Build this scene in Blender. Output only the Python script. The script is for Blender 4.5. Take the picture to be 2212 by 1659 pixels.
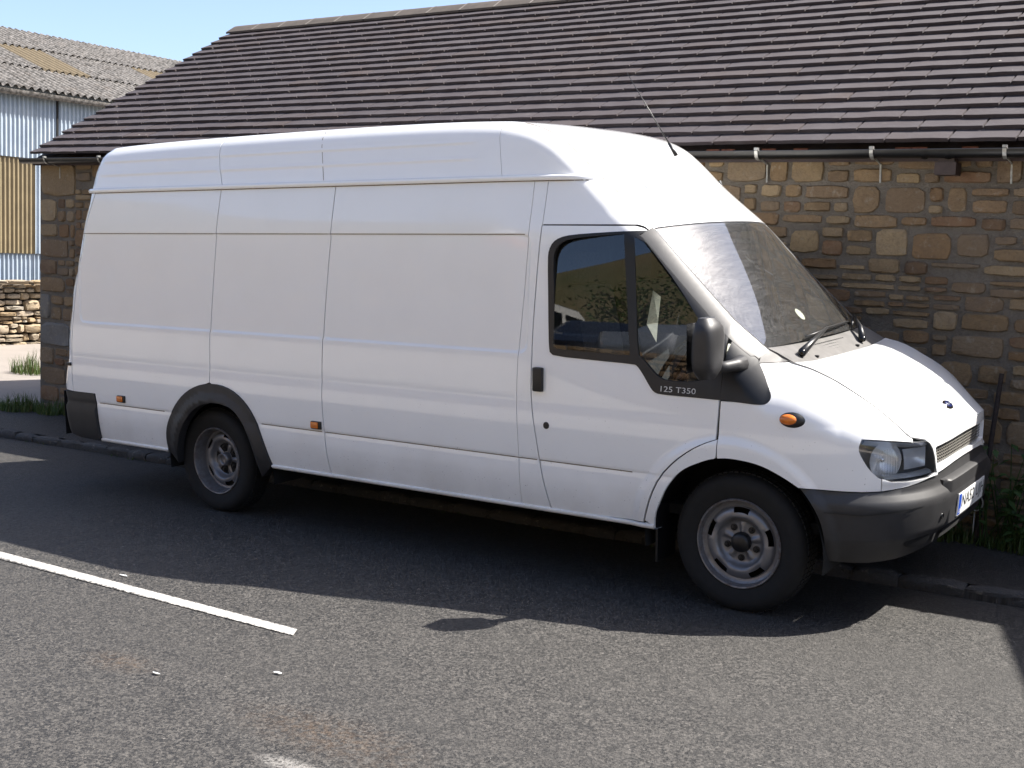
import bpy, bmesh, math, random
import numpy as np
from mathutils import Vector, Matrix, Euler
from mathutils.geometry import delaunay_2d_cdt

for o in list(bpy.data.objects): bpy.data.objects.remove(o)
SC = bpy.context.scene
COL = SC.collection

# ------------------------------------------------------------------ camera
CAM_C = Vector((2.2577, -5.4082, 1.73095))
CAM_R = Vector((0.8232008520, 0.5659923448, 0.0446432850))
CAM_U = Vector((-0.1002326159, 0.0674839496, 0.9926728259))
CAM_D = Vector((-0.5588325151, 0.8216438293, -0.1122837381))
cd = bpy.data.cameras.new('camera'); cam = bpy.data.objects.new('camera', cd); COL.objects.link(cam)
m = Matrix.Identity(4)
for i in range(3):
    m[i][0] = CAM_R[i]; m[i][1] = CAM_U[i]; m[i][2] = -CAM_D[i]; m[i][3] = CAM_C[i]
cam.matrix_world = m
cd.sensor_width = 36; cd.lens = 36*2562.92/2212; cd.clip_start = .05; cd.clip_end = 3000
SC.camera = cam

# ------------------------------------------------------------------ light
SUN = Vector((.60, .56, 1.0)).normalized()
el = math.asin(SUN.z); az = math.atan2(SUN.x, SUN.y)
W = bpy.data.worlds.new('World'); SC.world = W; W.use_nodes = True
nt = W.node_tree; bg = nt.nodes['Background']
sky = nt.nodes.new('ShaderNodeTexSky'); sky.sky_type = 'NISHITA'; sky.sun_disc = False
sky.sun_elevation = el; sky.sun_rotation = az; sky.altitude = 200; sky.air_density = .65; sky.dust_density = 2.6; sky.ozone_density = 1.0
nt.links.new(sky.outputs[0], bg.inputs[0]); bg.inputs[1].default_value = .118
sd = bpy.data.lights.new('sun', 'SUN'); sd.energy = 4.8; sd.angle = math.radians(.53); sd.color = (1, .955, .88)
so = bpy.data.objects.new('sun', sd); COL.objects.link(so); so.location = (8, 8, 14)
so.rotation_euler = (-SUN).to_track_quat('-Z', 'Y').to_euler()
SC.view_settings.view_transform = 'Standard'; SC.view_settings.look = 'None'
SC.view_settings.exposure = 1.45; SC.view_settings.gamma = 1; SC.view_settings.use_curve_mapping = False

# ------------------------------------------------------------------ frames
RB = .0279                                   # the road climbs to the right by 1.6 degrees
def rw(x, y, z=0.): return (x, y, z+RB*x)   # road frame -> world
def pix(p):                                 # projected place in the frame (only used to rank pieces by size in view)
    v = Vector(p)-CAM_C; d = v.dot(CAM_D)
    if d < .3: return None
    return (1106+2563*v.dot(CAM_R)/d, 829.5-2563*v.dot(CAM_U)/d, d)

# ------------------------------------------------------------------ helpers
def link(o, parent=None):
    COL.objects.link(o)
    if parent is not None: o.parent = parent
    return o
def thing(name, label, cat, loc=(0, 0, 0), group=None, rot=(0, 0, 0)):
    o = bpy.data.objects.new(name, None); link(o); o.location = loc; o.rotation_euler = rot; o.empty_display_size = .2
    o['label'] = label; o['category'] = cat
    if group: o['group'] = group
    return o
def tag(o, label, cat, group=None):
    o['label'] = label; o['category'] = cat
    if group: o['group'] = group
    return o
def mk(name, V, F, mat, parent=None, smooth=False, org=(0, 0, 0), nrm=None, uv=None, tint=None, auto=None):
    me = bpy.data.meshes.new(name)
    V = [(v[0]-org[0], v[1]-org[1], v[2]-org[2]) for v in V]
    me.from_pydata(V, [], [list(map(int, f)) for f in F]); me.materials.append(mat)
    if smooth:
        me.polygons.foreach_set('use_smooth', [True]*len(me.polygons))
    if auto is not None:
        me.polygons.foreach_set('use_smooth', [True]*len(me.polygons)); me.set_sharp_from_angle(angle=math.radians(auto))
    if uv is not None:
        ul = me.uv_layers.new(name='UVMap'); li = np.zeros(len(me.loops), int); me.loops.foreach_get('vertex_index', li)
        ul.data.foreach_set('uv', np.asarray(uv, float)[li].ravel())
    if tint is not None:
        a = me.attributes.new('tint', 'FLOAT', 'POINT'); a.data.foreach_set('value', np.broadcast_to(np.asarray(tint, float), (len(V),)).astype(np.float32).copy())
    if nrm is not None:
        me.polygons.foreach_set('use_smooth', [True]*len(me.polygons))
        me.normals_split_custom_set_from_vertices([tuple(map(float, n)) for n in nrm])
    me.update()
    o = bpy.data.objects.new(name, me); link(o, parent)
    return o
def kind(o, k): o['kind'] = k; return o
class MB:                                    # collects shapes of ONE piece
    def __init__(s): s.V = []; s.F = []; s.T = []
    def add(s, V, F, t=0.):
        b = len(s.V); s.V += [tuple(map(float, v)) for v in V]; s.F += [[i+b for i in f] for f in F]; s.T += [t]*len(V); return s
    def box(s, c, d, M=None, t=0.):
        V = []
        for k in (-.5, .5):
            for j in (-.5, .5):
                for i in (-.5, .5):
                    p = Vector((i*d[0], j*d[1], k*d[2]))
                    if M is not None: p = M@p
                    V.append(p+Vector(c))
        return s.add(V, [(0, 2, 3, 1), (4, 5, 7, 6), (0, 1, 5, 4), (2, 6, 7, 3), (0, 4, 6, 2), (1, 3, 7, 5)], t)
    def tube(s, pts, r, n=8, cap=True, t=0.):
        P = [Vector(p) for p in pts]; R = r if isinstance(r, (list, tuple)) else [r]*len(P); V = []; F = []
        prev = None
        for i, p in enumerate(P):
            d = (P[min(i+1, len(P)-1)]-P[max(i-1, 0)]).normalized()
            a = prev if prev is not None else (Vector((0, 0, 1)) if abs(d.z) < .9 else Vector((1, 0, 0)))
            u = (a-d*a.dot(d)).normalized(); prev = u; w = d.cross(u)
            for k in range(n):
                an = 2*math.pi*k/n; V.append(p+(u*math.cos(an)+w*math.sin(an))*R[i])
        for i in range(len(P)-1):
            for k in range(n):
                a, b = i*n+k, i*n+(k+1) % n; F.append((a, b, b+n, a+n))
        if cap:
            F.append(tuple(range(n-1, -1, -1))); F.append(tuple(range((len(P)-1)*n, len(P)*n)))
        return s.add(V, F, t)
    def grid(s, G, close=False, t=0.):       # G rows of points
        r, c = len(G), len(G[0]); V = [p for row in G for p in row]; F = []
        for i in range(r-1):
            for j in range(c if close else c-1):
                k = (j+1) % c; F.append((i*c+j, i*c+k, (i+1)*c+k, (i+1)*c+j))
        return s.add(V, F, t)
    def lathe(s, prof, n=48, axis='y', c=(0, 0, 0), t=0.):   # prof (radius, along)
        G = []
        for k in range(n):
            a = 2*math.pi*k/n; row = []
            for r, h in prof:
                q = (r*math.cos(a), h, r*math.sin(a)) if axis == 'y' else ((r*math.cos(a), r*math.sin(a), h) if axis == 'z' else (h, r*math.cos(a), r*math.sin(a)))
                row.append((q[0]+c[0], q[1]+c[1], q[2]+c[2]))
            G.append(row)
        G.append(G[0]); b = len(s.V); s.grid(G, t=t); return s
    def build(s, name, mat, parent=None, smooth=False, org=(0, 0, 0), auto=None, tint=False, **k):
        return mk(name, s.V, s.F, mat, parent, smooth, org, auto=auto, tint=(s.T if tint else None), **k)
def rbox(name, c, d, r, mat, parent, M=None, org=(0, 0, 0), seg=2):   # rounded box
    bm = bmesh.new(); bmesh.ops.create_cube(bm, size=1)
    for v in bm.verts: v.co = Vector((v.co.x*d[0], v.co.y*d[1], v.co.z*d[2]))
    bmesh.ops.bevel(bm, geom=list(bm.edges), offset=r, segments=seg, affect='EDGES', profile=.6)
    for v in bm.verts: v.co = (M@v.co if M is not None else v.co)+Vector(c)-Vector(org)
    me = bpy.data.meshes.new(name); bm.to_mesh(me); bm.free(); me.materials.append(mat)
    me.polygons.foreach_set('use_smooth', [True]*len(me.polygons)); me.set_sharp_from_angle(angle=math.radians(50))
    return link(bpy.data.objects.new(name, me), parent)
def dup(root, loc, rotz=None, label=None):
    def cp(o, par):
        c = o.copy(); COL.objects.link(c); c.parent = par
        for ch in list(o.children): cp(ch, c)
        return c
    r = cp(root, None); r.location = loc
    if rotz is not None: r.rotation_euler = (0, 0, rotz)
    if label: r['label'] = label
    return r

# ------------------------------------------------------------------ materials
class NB:
    def __init__(s, name):
        s.m = bpy.data.materials.new(name); s.m.use_nodes = True; s.t = s.m.node_tree; s.t.nodes.clear()
        s.out = s.n('ShaderNodeOutputMaterial')
    def n(s, ty, ins=None, **p):
        x = s.t.nodes.new(ty)
        for k, v in p.items(): setattr(x, k, v)
        for k, v in (ins or {}).items(): s.set(x, k, v)
        return x
    def set(s, x, k, v):
        if isinstance(v, bpy.types.NodeSocket): s.t.links.new(v, x.inputs[k])
        elif isinstance(v, bpy.types.Node): s.t.links.new(v.outputs[0], x.inputs[k])
        else: x.inputs[k].default_value = v
    def co(s, o='Object', scale=None, rot=None):
        c = s.n('ShaderNodeTexCoord').outputs[o]
        if scale is not None or rot is not None:
            c = s.n('ShaderNodeMapping', {0: c, 'Scale': scale or (1, 1, 1), 'Rotation': rot or (0, 0, 0)}).outputs[0]
        return c
    def pos(s, scale=None):
        c = s.n('ShaderNodeNewGeometry').outputs['Position']
        if scale is not None: c = s.n('ShaderNodeMapping', {0: c, 'Scale': scale}).outputs[0]
        return c
    def noise(s, v, sc, det=4, rough=.55, dist=0.): return s.n('ShaderNodeTexNoise', {'Vector': v, 'Scale': sc, 'Detail': det, 'Roughness': rough, 'Distortion': dist}).outputs[0]
    def vor(s, v, sc, f='F1', out=0): return s.n('ShaderNodeTexVoronoi', {'Vector': v, 'Scale': sc}, feature=f).outputs[out]
    def ramp(s, f, st):
        r = s.n('ShaderNodeValToRGB', {0: f}); e = r.color_ramp.elements
        while len(e) > 1: e.remove(e[-1])
        e[0].position = st[0][0]; e[0].color = (*st[0][1], 1) if len(st[0][1]) == 3 else st[0][1]
        for p, c in st[1:]:
            k = e.new(p); k.color = (*c, 1)
        return r.outputs[0]
    def mr(s, f, a, b, c=0., d=1.): return s.n('ShaderNodeMapRange', {0: f, 1: a, 2: b, 3: c, 4: d}).outputs[0]
    def mix(s, f, a, b, bt='MIX'):
        x = s.n('ShaderNodeMix', data_type='RGBA', blend_type=bt)
        for i, v in ((0, f), (6, a), (7, b)):
            if isinstance(v, tuple) and len(v) == 3: v = (*v, 1)
            s.set(x, i, v)
        return x.outputs[2]
    def math(s, op, a, b=0., c=0.): return s.n('ShaderNodeMath', {0: a, 1: b, 2: c}, operation=op).outputs[0]
    def bump(s, h, st=.5, d=.01, nrm=None):
        i = {'Height': h, 'Strength': st, 'Distance': d}
        if nrm is not None: i['Normal'] = nrm
        return s.n('ShaderNodeBump', i).outputs[0]
    def pbr(s, col, rough=.6, bump=None, **k):
        p = s.n('ShaderNodeBsdfPrincipled')
        s.set(p, 'Base Color', (*col, 1) if isinstance(col, tuple) and len(col) == 3 else col); s.set(p, 'Roughness', rough)
        if bump is not None: s.set(p, 'Normal', bump)
        for a, v in k.items(): s.set(p, a.replace('_', ' '), v)
        return p
    def done(s, sh): s.t.links.new(sh.outputs[0], s.out.inputs[0]); return s.m
def plain(name, col, rough=.6, vary=.12, sc=30, bump=.0, **k):
    b = NB(name); v = b.co(); n = b.noise(v, sc, 5)
    c = b.mix(b.mr(n, .3, .7), tuple(x*(1-vary) for x in col), tuple(min(1, x*(1+vary)) for x in col))
    return b.done(b.pbr(c, rough, b.bump(n, bump, .003) if bump else None, **k))
M = {}
# white paint, a little road film low down and along the seams
b = NB('white_paint'); v = b.co(); n = b.noise(v, 3.0, 6, .6); n2 = b.noise(v, 60, 3)
z = b.n('ShaderNodeSeparateXYZ', {0: v}).outputs[2]
film = b.math('MULTIPLY', b.mr(z, .75, .36), b.mr(n, .35, .75))
c = b.mix(b.math('MULTIPLY', film, .35), (.85, .85, .84), (.47, .43, .37))
c = b.mix(b.math('MULTIPLY', b.mr(n, .45, .8), .10), c, (.62, .61, .58))
spk = b.math('GREATER_THAN', b.noise(v, 130, 1, .3), .775)
c = b.mix(b.math('MULTIPLY', b.math('MULTIPLY', spk, b.mr(z, 1.1, .5)), .8), c, (.08, .07, .06))
M['paint'] = b.done(b.pbr(c, .32, None, Coat_Weight=1.0, Coat_Roughness=b.mr(n, .3, .8, .03, .10), Coat_IOR=1.5))
M['plastic'] = plain('black_plastic', (.0065, .0065, .0072), .40, .2, 20)
M['gloss_black'] = plain('gloss_black', (.005, .005, .006), .14, .1, 10)
M['grey_plastic'] = plain('grey_plastic', (.024, .0235, .0245), .5, .15, 14, .15)
M['mid_plastic'] = plain('dusty_plastic', (.10, .095, .09), .55, .2, 16, .15)
M['grillebar'] = plain('grille_bar_plastic', (.17, .16, .14), .5, .2, 20)
M['seamline'] = plain('panel_gap', (.05, .05, .05), .8, .2, 20)
M['scuff'] = plain('paint_scuff', (.12, .115, .11), .8, .5, 90)
M['pillar'] = plain('pillar_satin', (.085, .083, .08), .30, .1, 12)
M['rubber'] = plain('tyre_rubber', (.0058, .0056, .0055), .8, .3, 26, .3)
M['dark'] = plain('underbody_dark', (.002, .002, .002), .9, .2, 20)
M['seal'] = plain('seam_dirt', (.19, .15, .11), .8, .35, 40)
b = NB('wheel_steel'); v = b.co(); n = b.noise(v, 22, 6, .65); n2 = b.noise(v, 7, 3)
r = b.n('ShaderNodeVectorMath', {0: v, 1: (1, 0, 1)}, operation='MULTIPLY'); rl = b.n('ShaderNodeVectorMath', {0: r}, operation='LENGTH').outputs['Value']
rust = b.math('MULTIPLY', b.mr(n, .42, .62), b.math('ADD', b.mr(rl, .185, .222, .0, .9), b.mr(n2, .55, .75, 0, .35)))
M['wheel'] = b.done(b.pbr(b.mix(rust, (.20, .20, .21), (.075, .045, .026)), b.mr(rust, 0, 1, .36, .75), b.bump(n, .2, .002), Metallic=b.mr(rust, 0, 1, .55, .0)))
M['bright'] = plain('chrome', (.75, .76, .78), .09, .05, 10, Metallic=1.0)
M['silver'] = plain('reflector', (.70, .71, .72), .28, .05, 10, Metallic=.35)
M['lampback'] = plain('lamp_bezel', (.20, .205, .21), .3, .1, 10)
M['amber'] = plain('amber_lens', (.62, .16, .01), .18, .15, 60, Coat_Weight=.6)
M['seat'] = plain('seat_cloth', (.045, .047, .055), .9, .3, 60)
M['trimgrey'] = plain('cab_trim', (.06, .058, .056), .7, .2, 20)
M['paper'] = plain('paper', (.72, .70, .62), .8, .15, 40)
M['platewhite'] = plain('plate_white', (.74, .74, .72), .35, .08, 20)
M['blue'] = plain('plate_blue', (.01, .06, .40), .35, .05, 10)
M['letter'] = plain('plate_black', (.012, .012, .012), .5, .05, 10)
M['print'] = plain('silver_print', (.55, .55, .55), .5, .1, 30)
M['badgeblue'] = plain('badge_centre', (.012, .02, .10), .2, .1, 10, Coat_Weight=1.0)
def glassmat(name, tint, dust=False):
    b = NB(name)
    fr = b.n('ShaderNodeFresnel', {'IOR': 1.52}).outputs[0]
    tr = b.n('ShaderNodeBsdfTransparent', {0: (*tint, 1)}); gl = b.n('ShaderNodeBsdfAnisotropic' if False else 'ShaderNodeBsdfGlossy', {'Color': (1, 1, 1, 1), 'Roughness': .012})
    fac = b.math('MINIMUM', b.math('MULTIPLY', fr, 1.6), 1.0)
    sh = b.n('ShaderNodeMixShader', {0: fac, 1: tr, 2: gl})
    if dust:
        uv = b.co('UV'); v = b.co()
        # wiped arcs about the two spindles
        def arc(cx, cy):
            d = b.n('ShaderNodeVectorMath', {0: b.n('ShaderNodeMapping', {0: uv, 'Location': (-cx, -cy, 0), 'Scale': (1, 1, 1)}), 1: (1.45, .80, 0)}, operation='MULTIPLY')
            r = b.n('ShaderNodeVectorMath', {0: d}, operation='LENGTH').outputs['Value']
            return r
        r1 = arc(.30, -.06); cv = b.n('ShaderNodeCombineXYZ', {0: r1, 1: 0., 2: 0.}).outputs[0]
        st = b.noise(b.n('ShaderNodeVectorMath', {0: cv, 1: b.n('ShaderNodeVectorMath', {0: uv, 1: (.05, .12, 0)}, operation='MULTIPLY')}, operation='ADD').outputs[0], 95, 7, .8)
        ca = b.n('ShaderNodeVectorMath', {0: uv, 1: (2.5, 7, 1)}, operation='MULTIPLY').outputs[0]
        sm = b.noise(ca, 3, 6, .7, 1.5)
        sp = b.mr(b.noise(v, 150, 3, .6), .62, .72)
        f = b.math('ADD', b.mr(st, .40, .75, .03, .11), b.mr(sm, .42, .8, .0, .06)); f = b.math('ADD', f, b.math('MULTIPLY', sp, .10))
        df = b.n('ShaderNodeBsdfDiffuse', {0: (.50, .49, .47, 1)}); ro = b.n('ShaderNodeBsdfGlossy', {'Color': (.9, .9, .9, 1), 'Roughness': .28})
        dm = b.n('ShaderNodeMixShader', {0: .60, 1: df, 2: ro})
        sh = b.n('ShaderNodeMixShader', {0: f, 1: sh, 2: dm})
    return b.done(sh)
M['glass'] = glassmat('cab_glass', (.55, .58, .57)); M['screen'] = glassmat('windscreen_glass', (.74, .78, .76), True); M['lens'] = glassmat('lamp_lens', (.93, .94, .95))

def objrand(b, lo=0., hi=1.):
    a = b.n('ShaderNodeAttribute', attribute_name='tint').outputs['Fac']; r = b.n('ShaderNodeObjectInfo').outputs['Random']
    return b.math('FRACT', b.math('ADD', a, r))
def stonemat(name, stops, sc=9, rough=.9, bst=.6, dirt=(.12, .085, .05)):
    b = NB(name); v = b.pos(); t = objrand(b)
    n = b.noise(v, sc, 7, .65, .4); n2 = b.noise(v, sc*6, 6, .7)
    c = b.ramp(t, stops)
    c = b.mix(b.mr(n, .35, .7, 0, .55), c, b.ramp(b.math('FRACT', b.math('ADD', t, .37)), stops))
    c = b.mix(b.mr(n2, .45, .75, 0, .5), c, dirt)
    c = b.mix(b.mr(b.noise(v, sc*2.2, 5, .6), .58, .72, 0, .45), c, (.34, .31, .25))
    h = b.math('ADD', b.math('MULTIPLY', n, .6), b.math('MULTIPLY', n2, .5))
    return b.done(b.pbr(c, rough, b.bump(h, bst, .03)))
M['rubble'] = stonemat('rubble_stone', [(0, (.14, .09, .05)), (.13, (.29, .195, .10)), (.25, (.17, .125, .085)), (.38, (.38, .28, .16)), (.5, (.075, .048, .034)), (.6, (.25, .155, .075)), (.72, (.16, .13, .10)), (.82, (.33, .24, .13)), (.92, (.19, .10, .052)), (1, (.12, .085, .058))], 9, .9, .75)
M['quoin'] = stonemat('quoin_stone', [(0, (.20, .20, .20)), (.5, (.17, .15, .12)), (1, (.22, .20, .17))], 7, .9, .5, (.09, .085, .075))
M['drystone'] = stonemat('dry_stone', [(0, (.30, .255, .19)), (.2, (.25, .165, .08)), (.4, (.36, .33, .28)), (.6, (.27, .19, .10)), (.8, (.31, .275, .22)), (1, (.21, .165, .105))], 8, .92, .7)
b = NB('lime_mortar'); v = b.pos(); n = b.noise(v, 5, 6, .6); n2 = b.noise(v, 70, 5, .7)
c = b.mix(b.mr(n, .3, .7), (.19, .165, .135), (.125, .108, .088)); c = b.mix(b.mr(n2, .5, .75, 0, .5), c, (.23, .205, .17))
c = b.mix(b.mr(b.noise(v, 16, 6, .7), .5, .68, 0, .55), c, (.10, .082, .062))
M['mortar'] = b.done(b.pbr(c, .95, b.bump(b.math('ADD', b.noise(v, 22, 6, .7), n2), .8, .02)))
b = NB('roof_tile_clay'); v = b.pos(); t = objrand(b); n = b.noise(v, 3.5, 6, .65, .5); n2 = b.noise(v, 45, 5, .7)
c = b.ramp(t, [(0, (.041, .031, .034)), (.3, (.037, .028, .032)), (.55, (.048, .036, .038)), (.75, (.035, .027, .032)), (.93, (.050, .034, .031)), (1, (.041, .031, .034))])
c = b.mix(b.mr(n, .40, .70, 0, .55), c, (.066, .058, .064)); c = b.mix(b.mr(n2, .5, .72, 0, .35), c, (.024, .019, .02))
c = b.mix(b.mr(b.noise(v, 9, 5, .6), .62, .76, 0, .4), c, (.105, .092, .088))
sp = b.math('GREATER_THAN', b.noise(v, 21, 1, .3), .83)
c = b.mix(sp, c, (.34, .32, .28))
M['tile'] = b.done(b.pbr(c, .85, b.bump(n2, .35, .006)))
b = NB('ridge_tile_clay'); v = b.pos(); n = b.noise(v, 6, 6, .65)
M['ridge'] = b.done(b.pbr(b.mix(b.mr(n, .35, .7), (.085, .068, .055), (.052, .042, .034)), .9, b.bump(n, .4, .01)))
# asphalt with worn aggregate
def asphalt(name, dark, light, stains=False, patch=.5):
    b = NB(name); v = b.pos((1, 1, 0)); big = b.noise(v, .55, 4, .6); mid = b.noise(v, 5, 5, .65)
    ag = b.vor(v, 115, 'F1', 1); agv = b.n('ShaderNodeSeparateColor', {0: ag}).outputs[0]; fine = b.noise(v, 260, 3, .7); a2 = b.noise(v, 75, 4, .75)
    ag2 = b.n('ShaderNodeSeparateColor', {0: b.vor(v, 64, 'F1', 1)}).outputs[1]
    f = b.math('ADD', b.math('MULTIPLY', agv, .62), b.math('ADD', b.math('MULTIPLY', ag2, .34), b.math('MULTIPLY', b.math('ADD', fine, a2), .20)))
    c = b.mix(b.mr(f, .48, 1.12), dark, light)
    c = b.mix(b.mr(big, .35, .7, 0, patch*.5), c, b.mix(.5, c, tuple(x*.8 for x in light)))
    c = b.mix(b.mr(mid, .45, .75, 0, .25), c, tuple(x*.75 for x in light))
    c = b.mix(b.math('GREATER_THAN', b.noise(v, 48, 2, .4), .745), c, tuple(min(1, x*1.9) for x in light))
    if stains:
        sk = b.noise(b.pos((.10, 1.6, 0)), 1.0, 4, .55); c = b.mix(b.mr(sk, .40, .66, 0, .38), c, tuple(x*.42 for x in light))
        oil = b.mr(b.noise(b.pos((.8, 1.3, 0)), 1.3, 3, .5), .66, .76, 0, .5); c = b.mix(oil, c, tuple(x*.3 for x in light))
        sx = b.n('ShaderNodeSeparateXYZ', {0: b.pos()}); 
        def blob(x, y, r, ex):
            d = b.n('ShaderNodeVectorMath', {0: b.n('ShaderNodeVectorMath', {0: b.pos((1, 1, 0)), 1: (-x, -y, 0)}, operation='ADD'), 1: (1/ex, 1, 0)}, operation='MULTIPLY')
            return b.mr(b.n('ShaderNodeVectorMath', {0: d}, operation='LENGTH').outputs['Value'], r, 0)
        st = b.math('MAXIMUM', blob(-.52, -2.39, .20, 2.6), b.math('MAXIMUM', blob(-1.74, -2.345, .12, 2.0), blob(-.1, -2.5, .14, 1.5)))
        st = b.math('MULTIPLY', st, b.mr(b.noise(v, 28, 6, .75), .42, .62))
        c = b.mix(b.math('MULTIPLY', st, .42), c, (.13, .075, .034))
        wh = b.math('MULTIPLY', b.math('MAXIMUM', blob(-.42, -2.66, .06, 3.2), blob(.10, -2.78, .05, 2.2)), b.mr(b.noise(v, 60, 5, .75), .42, .56))
        c = b.mix(b.math('MINIMUM', b.math('MULTIPLY', wh, 1.4), .7), c, (.30, .285, .265))
    h = b.math('ADD', b.math('MULTIPLY', agv, .5), b.math('MULTIPLY', a2, .9))
    return b.done(b.pbr(c, b.mr(agv, 0, 1, .48, .85), b.bump(h, 1.0, .010), Specular_IOR_Level=.5))
M['road'] = asphalt('road_asphalt', (.004, .0039, .0041), (.104, .096, .087), True)
M['pave'] = asphalt('pavement_asphalt', (.012, .0115, .011), (.068, .062, .057), False, .7)
b = NB('yard_concrete'); v = b.pos(); n = b.noise(v, 1.2, 6, .6); n2 = b.noise(v, 40, 5, .7)
c = b.mix(b.mr(n, .3, .7), (.25, .22, .195), (.19, .17, .15)); c = b.mix(b.mr(n2, .5, .75, 0, .4), c, (.15, .13, .11))
M['yard'] = b.done(b.pbr(c, .92, b.bump(n2, .3, .01)))
b = NB('line_paint'); v = b.pos((1, 1, 0)); n = b.noise(v, 48, 6, .8); n2 = b.noise(v, 220, 3, .7)
yy = b.n('ShaderNodeSeparateXYZ', {0: b.pos()}).outputs[1]
ed = b.math('MAXIMUM', b.mr(yy, -1.622, -1.70, 0, .42), b.mr(yy, -1.605, -1.562, 0, .24))
wr = b.math('GREATER_THAN', b.math('ADD', b.math('ADD', b.math('MULTIPLY', n, .8), b.math('MULTIPLY', n2, .2)), ed), .69)
M['line'] = b.done(b.pbr(b.mix(wr, b.mix(b.mr(n2, .3, .7), (.30, .288, .27), (.40, .385, .365)), (.03, .029, .028)), .8, b.bump(n2, .4, .003)))
M['kerb'] = stonemat('kerb_stone', [(0, (.050, .050, .053)), (.5, (.075, .072, .070)), (1, (.058, .055, .053))], 12, .85, .8, (.022, .022, .02))
M['gutter'] = plain('gutter_black', (.005, .005, .0055), .35, .3, 12)
M['galv'] = plain('galvanised_steel', (.42, .42, .40), .42, .25, 40, Metallic=.7)
M['outlet'] = plain('brown_outlet', (.045, .028, .024), .5, .3, 20)
M['redbrick'] = plain('red_brick', (.22, .08, .05), .9, .3, 30, .4)
b = NB('blue_cladding'); v = b.pos(); n = b.noise(v, 2, 6, .65); n2 = b.noise(v, 30, 5, .7)
c = b.mix(b.mr(n, .35, .7), (.25, .30, .36), (.34, .39, .44)); c = b.mix(b.mr(n2, .6, .75, 0, .4), c, (.25, .22, .19))
M['cladblue'] = b.done(b.pbr(c, .6, None))
b = NB('ochre_cladding'); v = b.pos(); n = b.noise(v, 3, 6, .65)
M['cladochre'] = b.done(b.pbr(b.mix(b.mr(n, .35, .7), (.22, .175, .10), (.165, .13, .075)), .6))
b = NB('lichened_cement_sheet'); v = b.pos(); n = b.noise(v, 14, 7, .75); n2 = b.noise(v, 4, 4, .6)
c = b.mix(b.mr(n, .40, .62), (.22, .205, .19), (.030, .028, .024)); c = b.mix(b.mr(n2, .5, .75, 0, .4), c, (.13, .105, .085))
M['cement'] = b.done(b.pbr(c, .95, b.bump(n, .5, .02)))
b = NB('yellowed_sheet'); v = b.pos(); n = b.noise(v, 8, 6, .7)
M['yellow'] = b.done(b.pbr(b.mix(b.mr(n, .35, .7), (.16, .125, .075), (.12, .093, .055)), .7))
def leafmat(name, a, c2):
    b = NB(name); t = objrand(b); v = b.pos(); n = b.noise(v, 12, 3)
    c = b.mix(b.mr(n, .3, .7), a, c2); c = b.mix(b.mr(t, .80, .95, 0, .8), c, (.16, .13, .055)); p = b.pbr(c, .6)
    tr = b.n('ShaderNodeBsdfTranslucent', {0: c}); return b.done(b.n('ShaderNodeMixShader', {0: .3, 1: p, 2: tr}))
M['grass'] = leafmat('grass_blades', (.045, .085, .015), (.085, .125, .03)); M['weed'] = leafmat('weed_leaf', (.03, .07, .014), (.06, .115, .025))
M['leaf'] = leafmat('tree_leaf', (.045, .085, .02), (.08, .12, .03))
M['bark'] = plain('bark', (.10, .075, .055), .95, .4, 14, .6)
b = NB('hill_grass'); v = b.pos(); n = b.noise(v, .12, 6, .6); n2 = b.noise(v, 2.5, 6, .7)
c = b.mix(b.mr(n, .35, .65), (.14, .105, .05), (.075, .08, .03)); c = b.mix(b.mr(n2, .45, .7, 0, .5), c, (.10, .085, .04))
M['hill'] = b.done(b.pbr(c, .95))
b = NB('rough_ground'); v = b.pos(); n = b.noise(v, .8, 6, .6); n2 = b.noise(v, 30, 5, .7)
M['earth'] = b.done(b.pbr(b.mix(b.mr(n, .35, .65), (.10, .095, .04), (.17, .145, .10)), .95, b.bump(n2, .4, .02)))
b = NB('bounce_gravel'); v = b.pos(); n = b.noise(v, 1.2, 6, .6); n2 = b.noise(v, 60, 5, .7)
M['bouncegravel'] = b.done(b.pbr(b.mix(b.mr(n2, .35, .7), b.mix(b.mr(n, .3, .7), (.52, .47, .40), (.44, .40, .34)), (.34, .30, .25)), .95, b.bump(n2, .4, .01)))  # kept pale so the unseen verge bounces light onto the van
M['postrust'] = plain('rusty_post', (.035, .025, .022), .8, .4, 30, .3)
M['litter'] = plain('white_plastic', (.55, .56, .56), .4, .1, 20)
# ================================================================== ground, road, pavement
def sheet(name, pts, mat, k='structure', parent=None):
    return kind(mk(name, pts, [list(range(len(pts)))], mat, parent), k) if k else mk(name, pts, [list(range(len(pts)))], mat, parent)
def strip_grid(xs, ys, zf):
    G = [[rw(x, y, zf(x, y)) for x in xs] for y in ys]; return G
sheet('ground', [rw(-300, -14, -.30), rw(300, -14, -.30), rw(300, 300, -.30), rw(-300, 300, -.30)], M['earth'])
road = sheet('road', [rw(-80, -4.3), rw(60, -4.3), rw(60, 1.02), rw(-80, 1.02)], M['road'])
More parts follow.
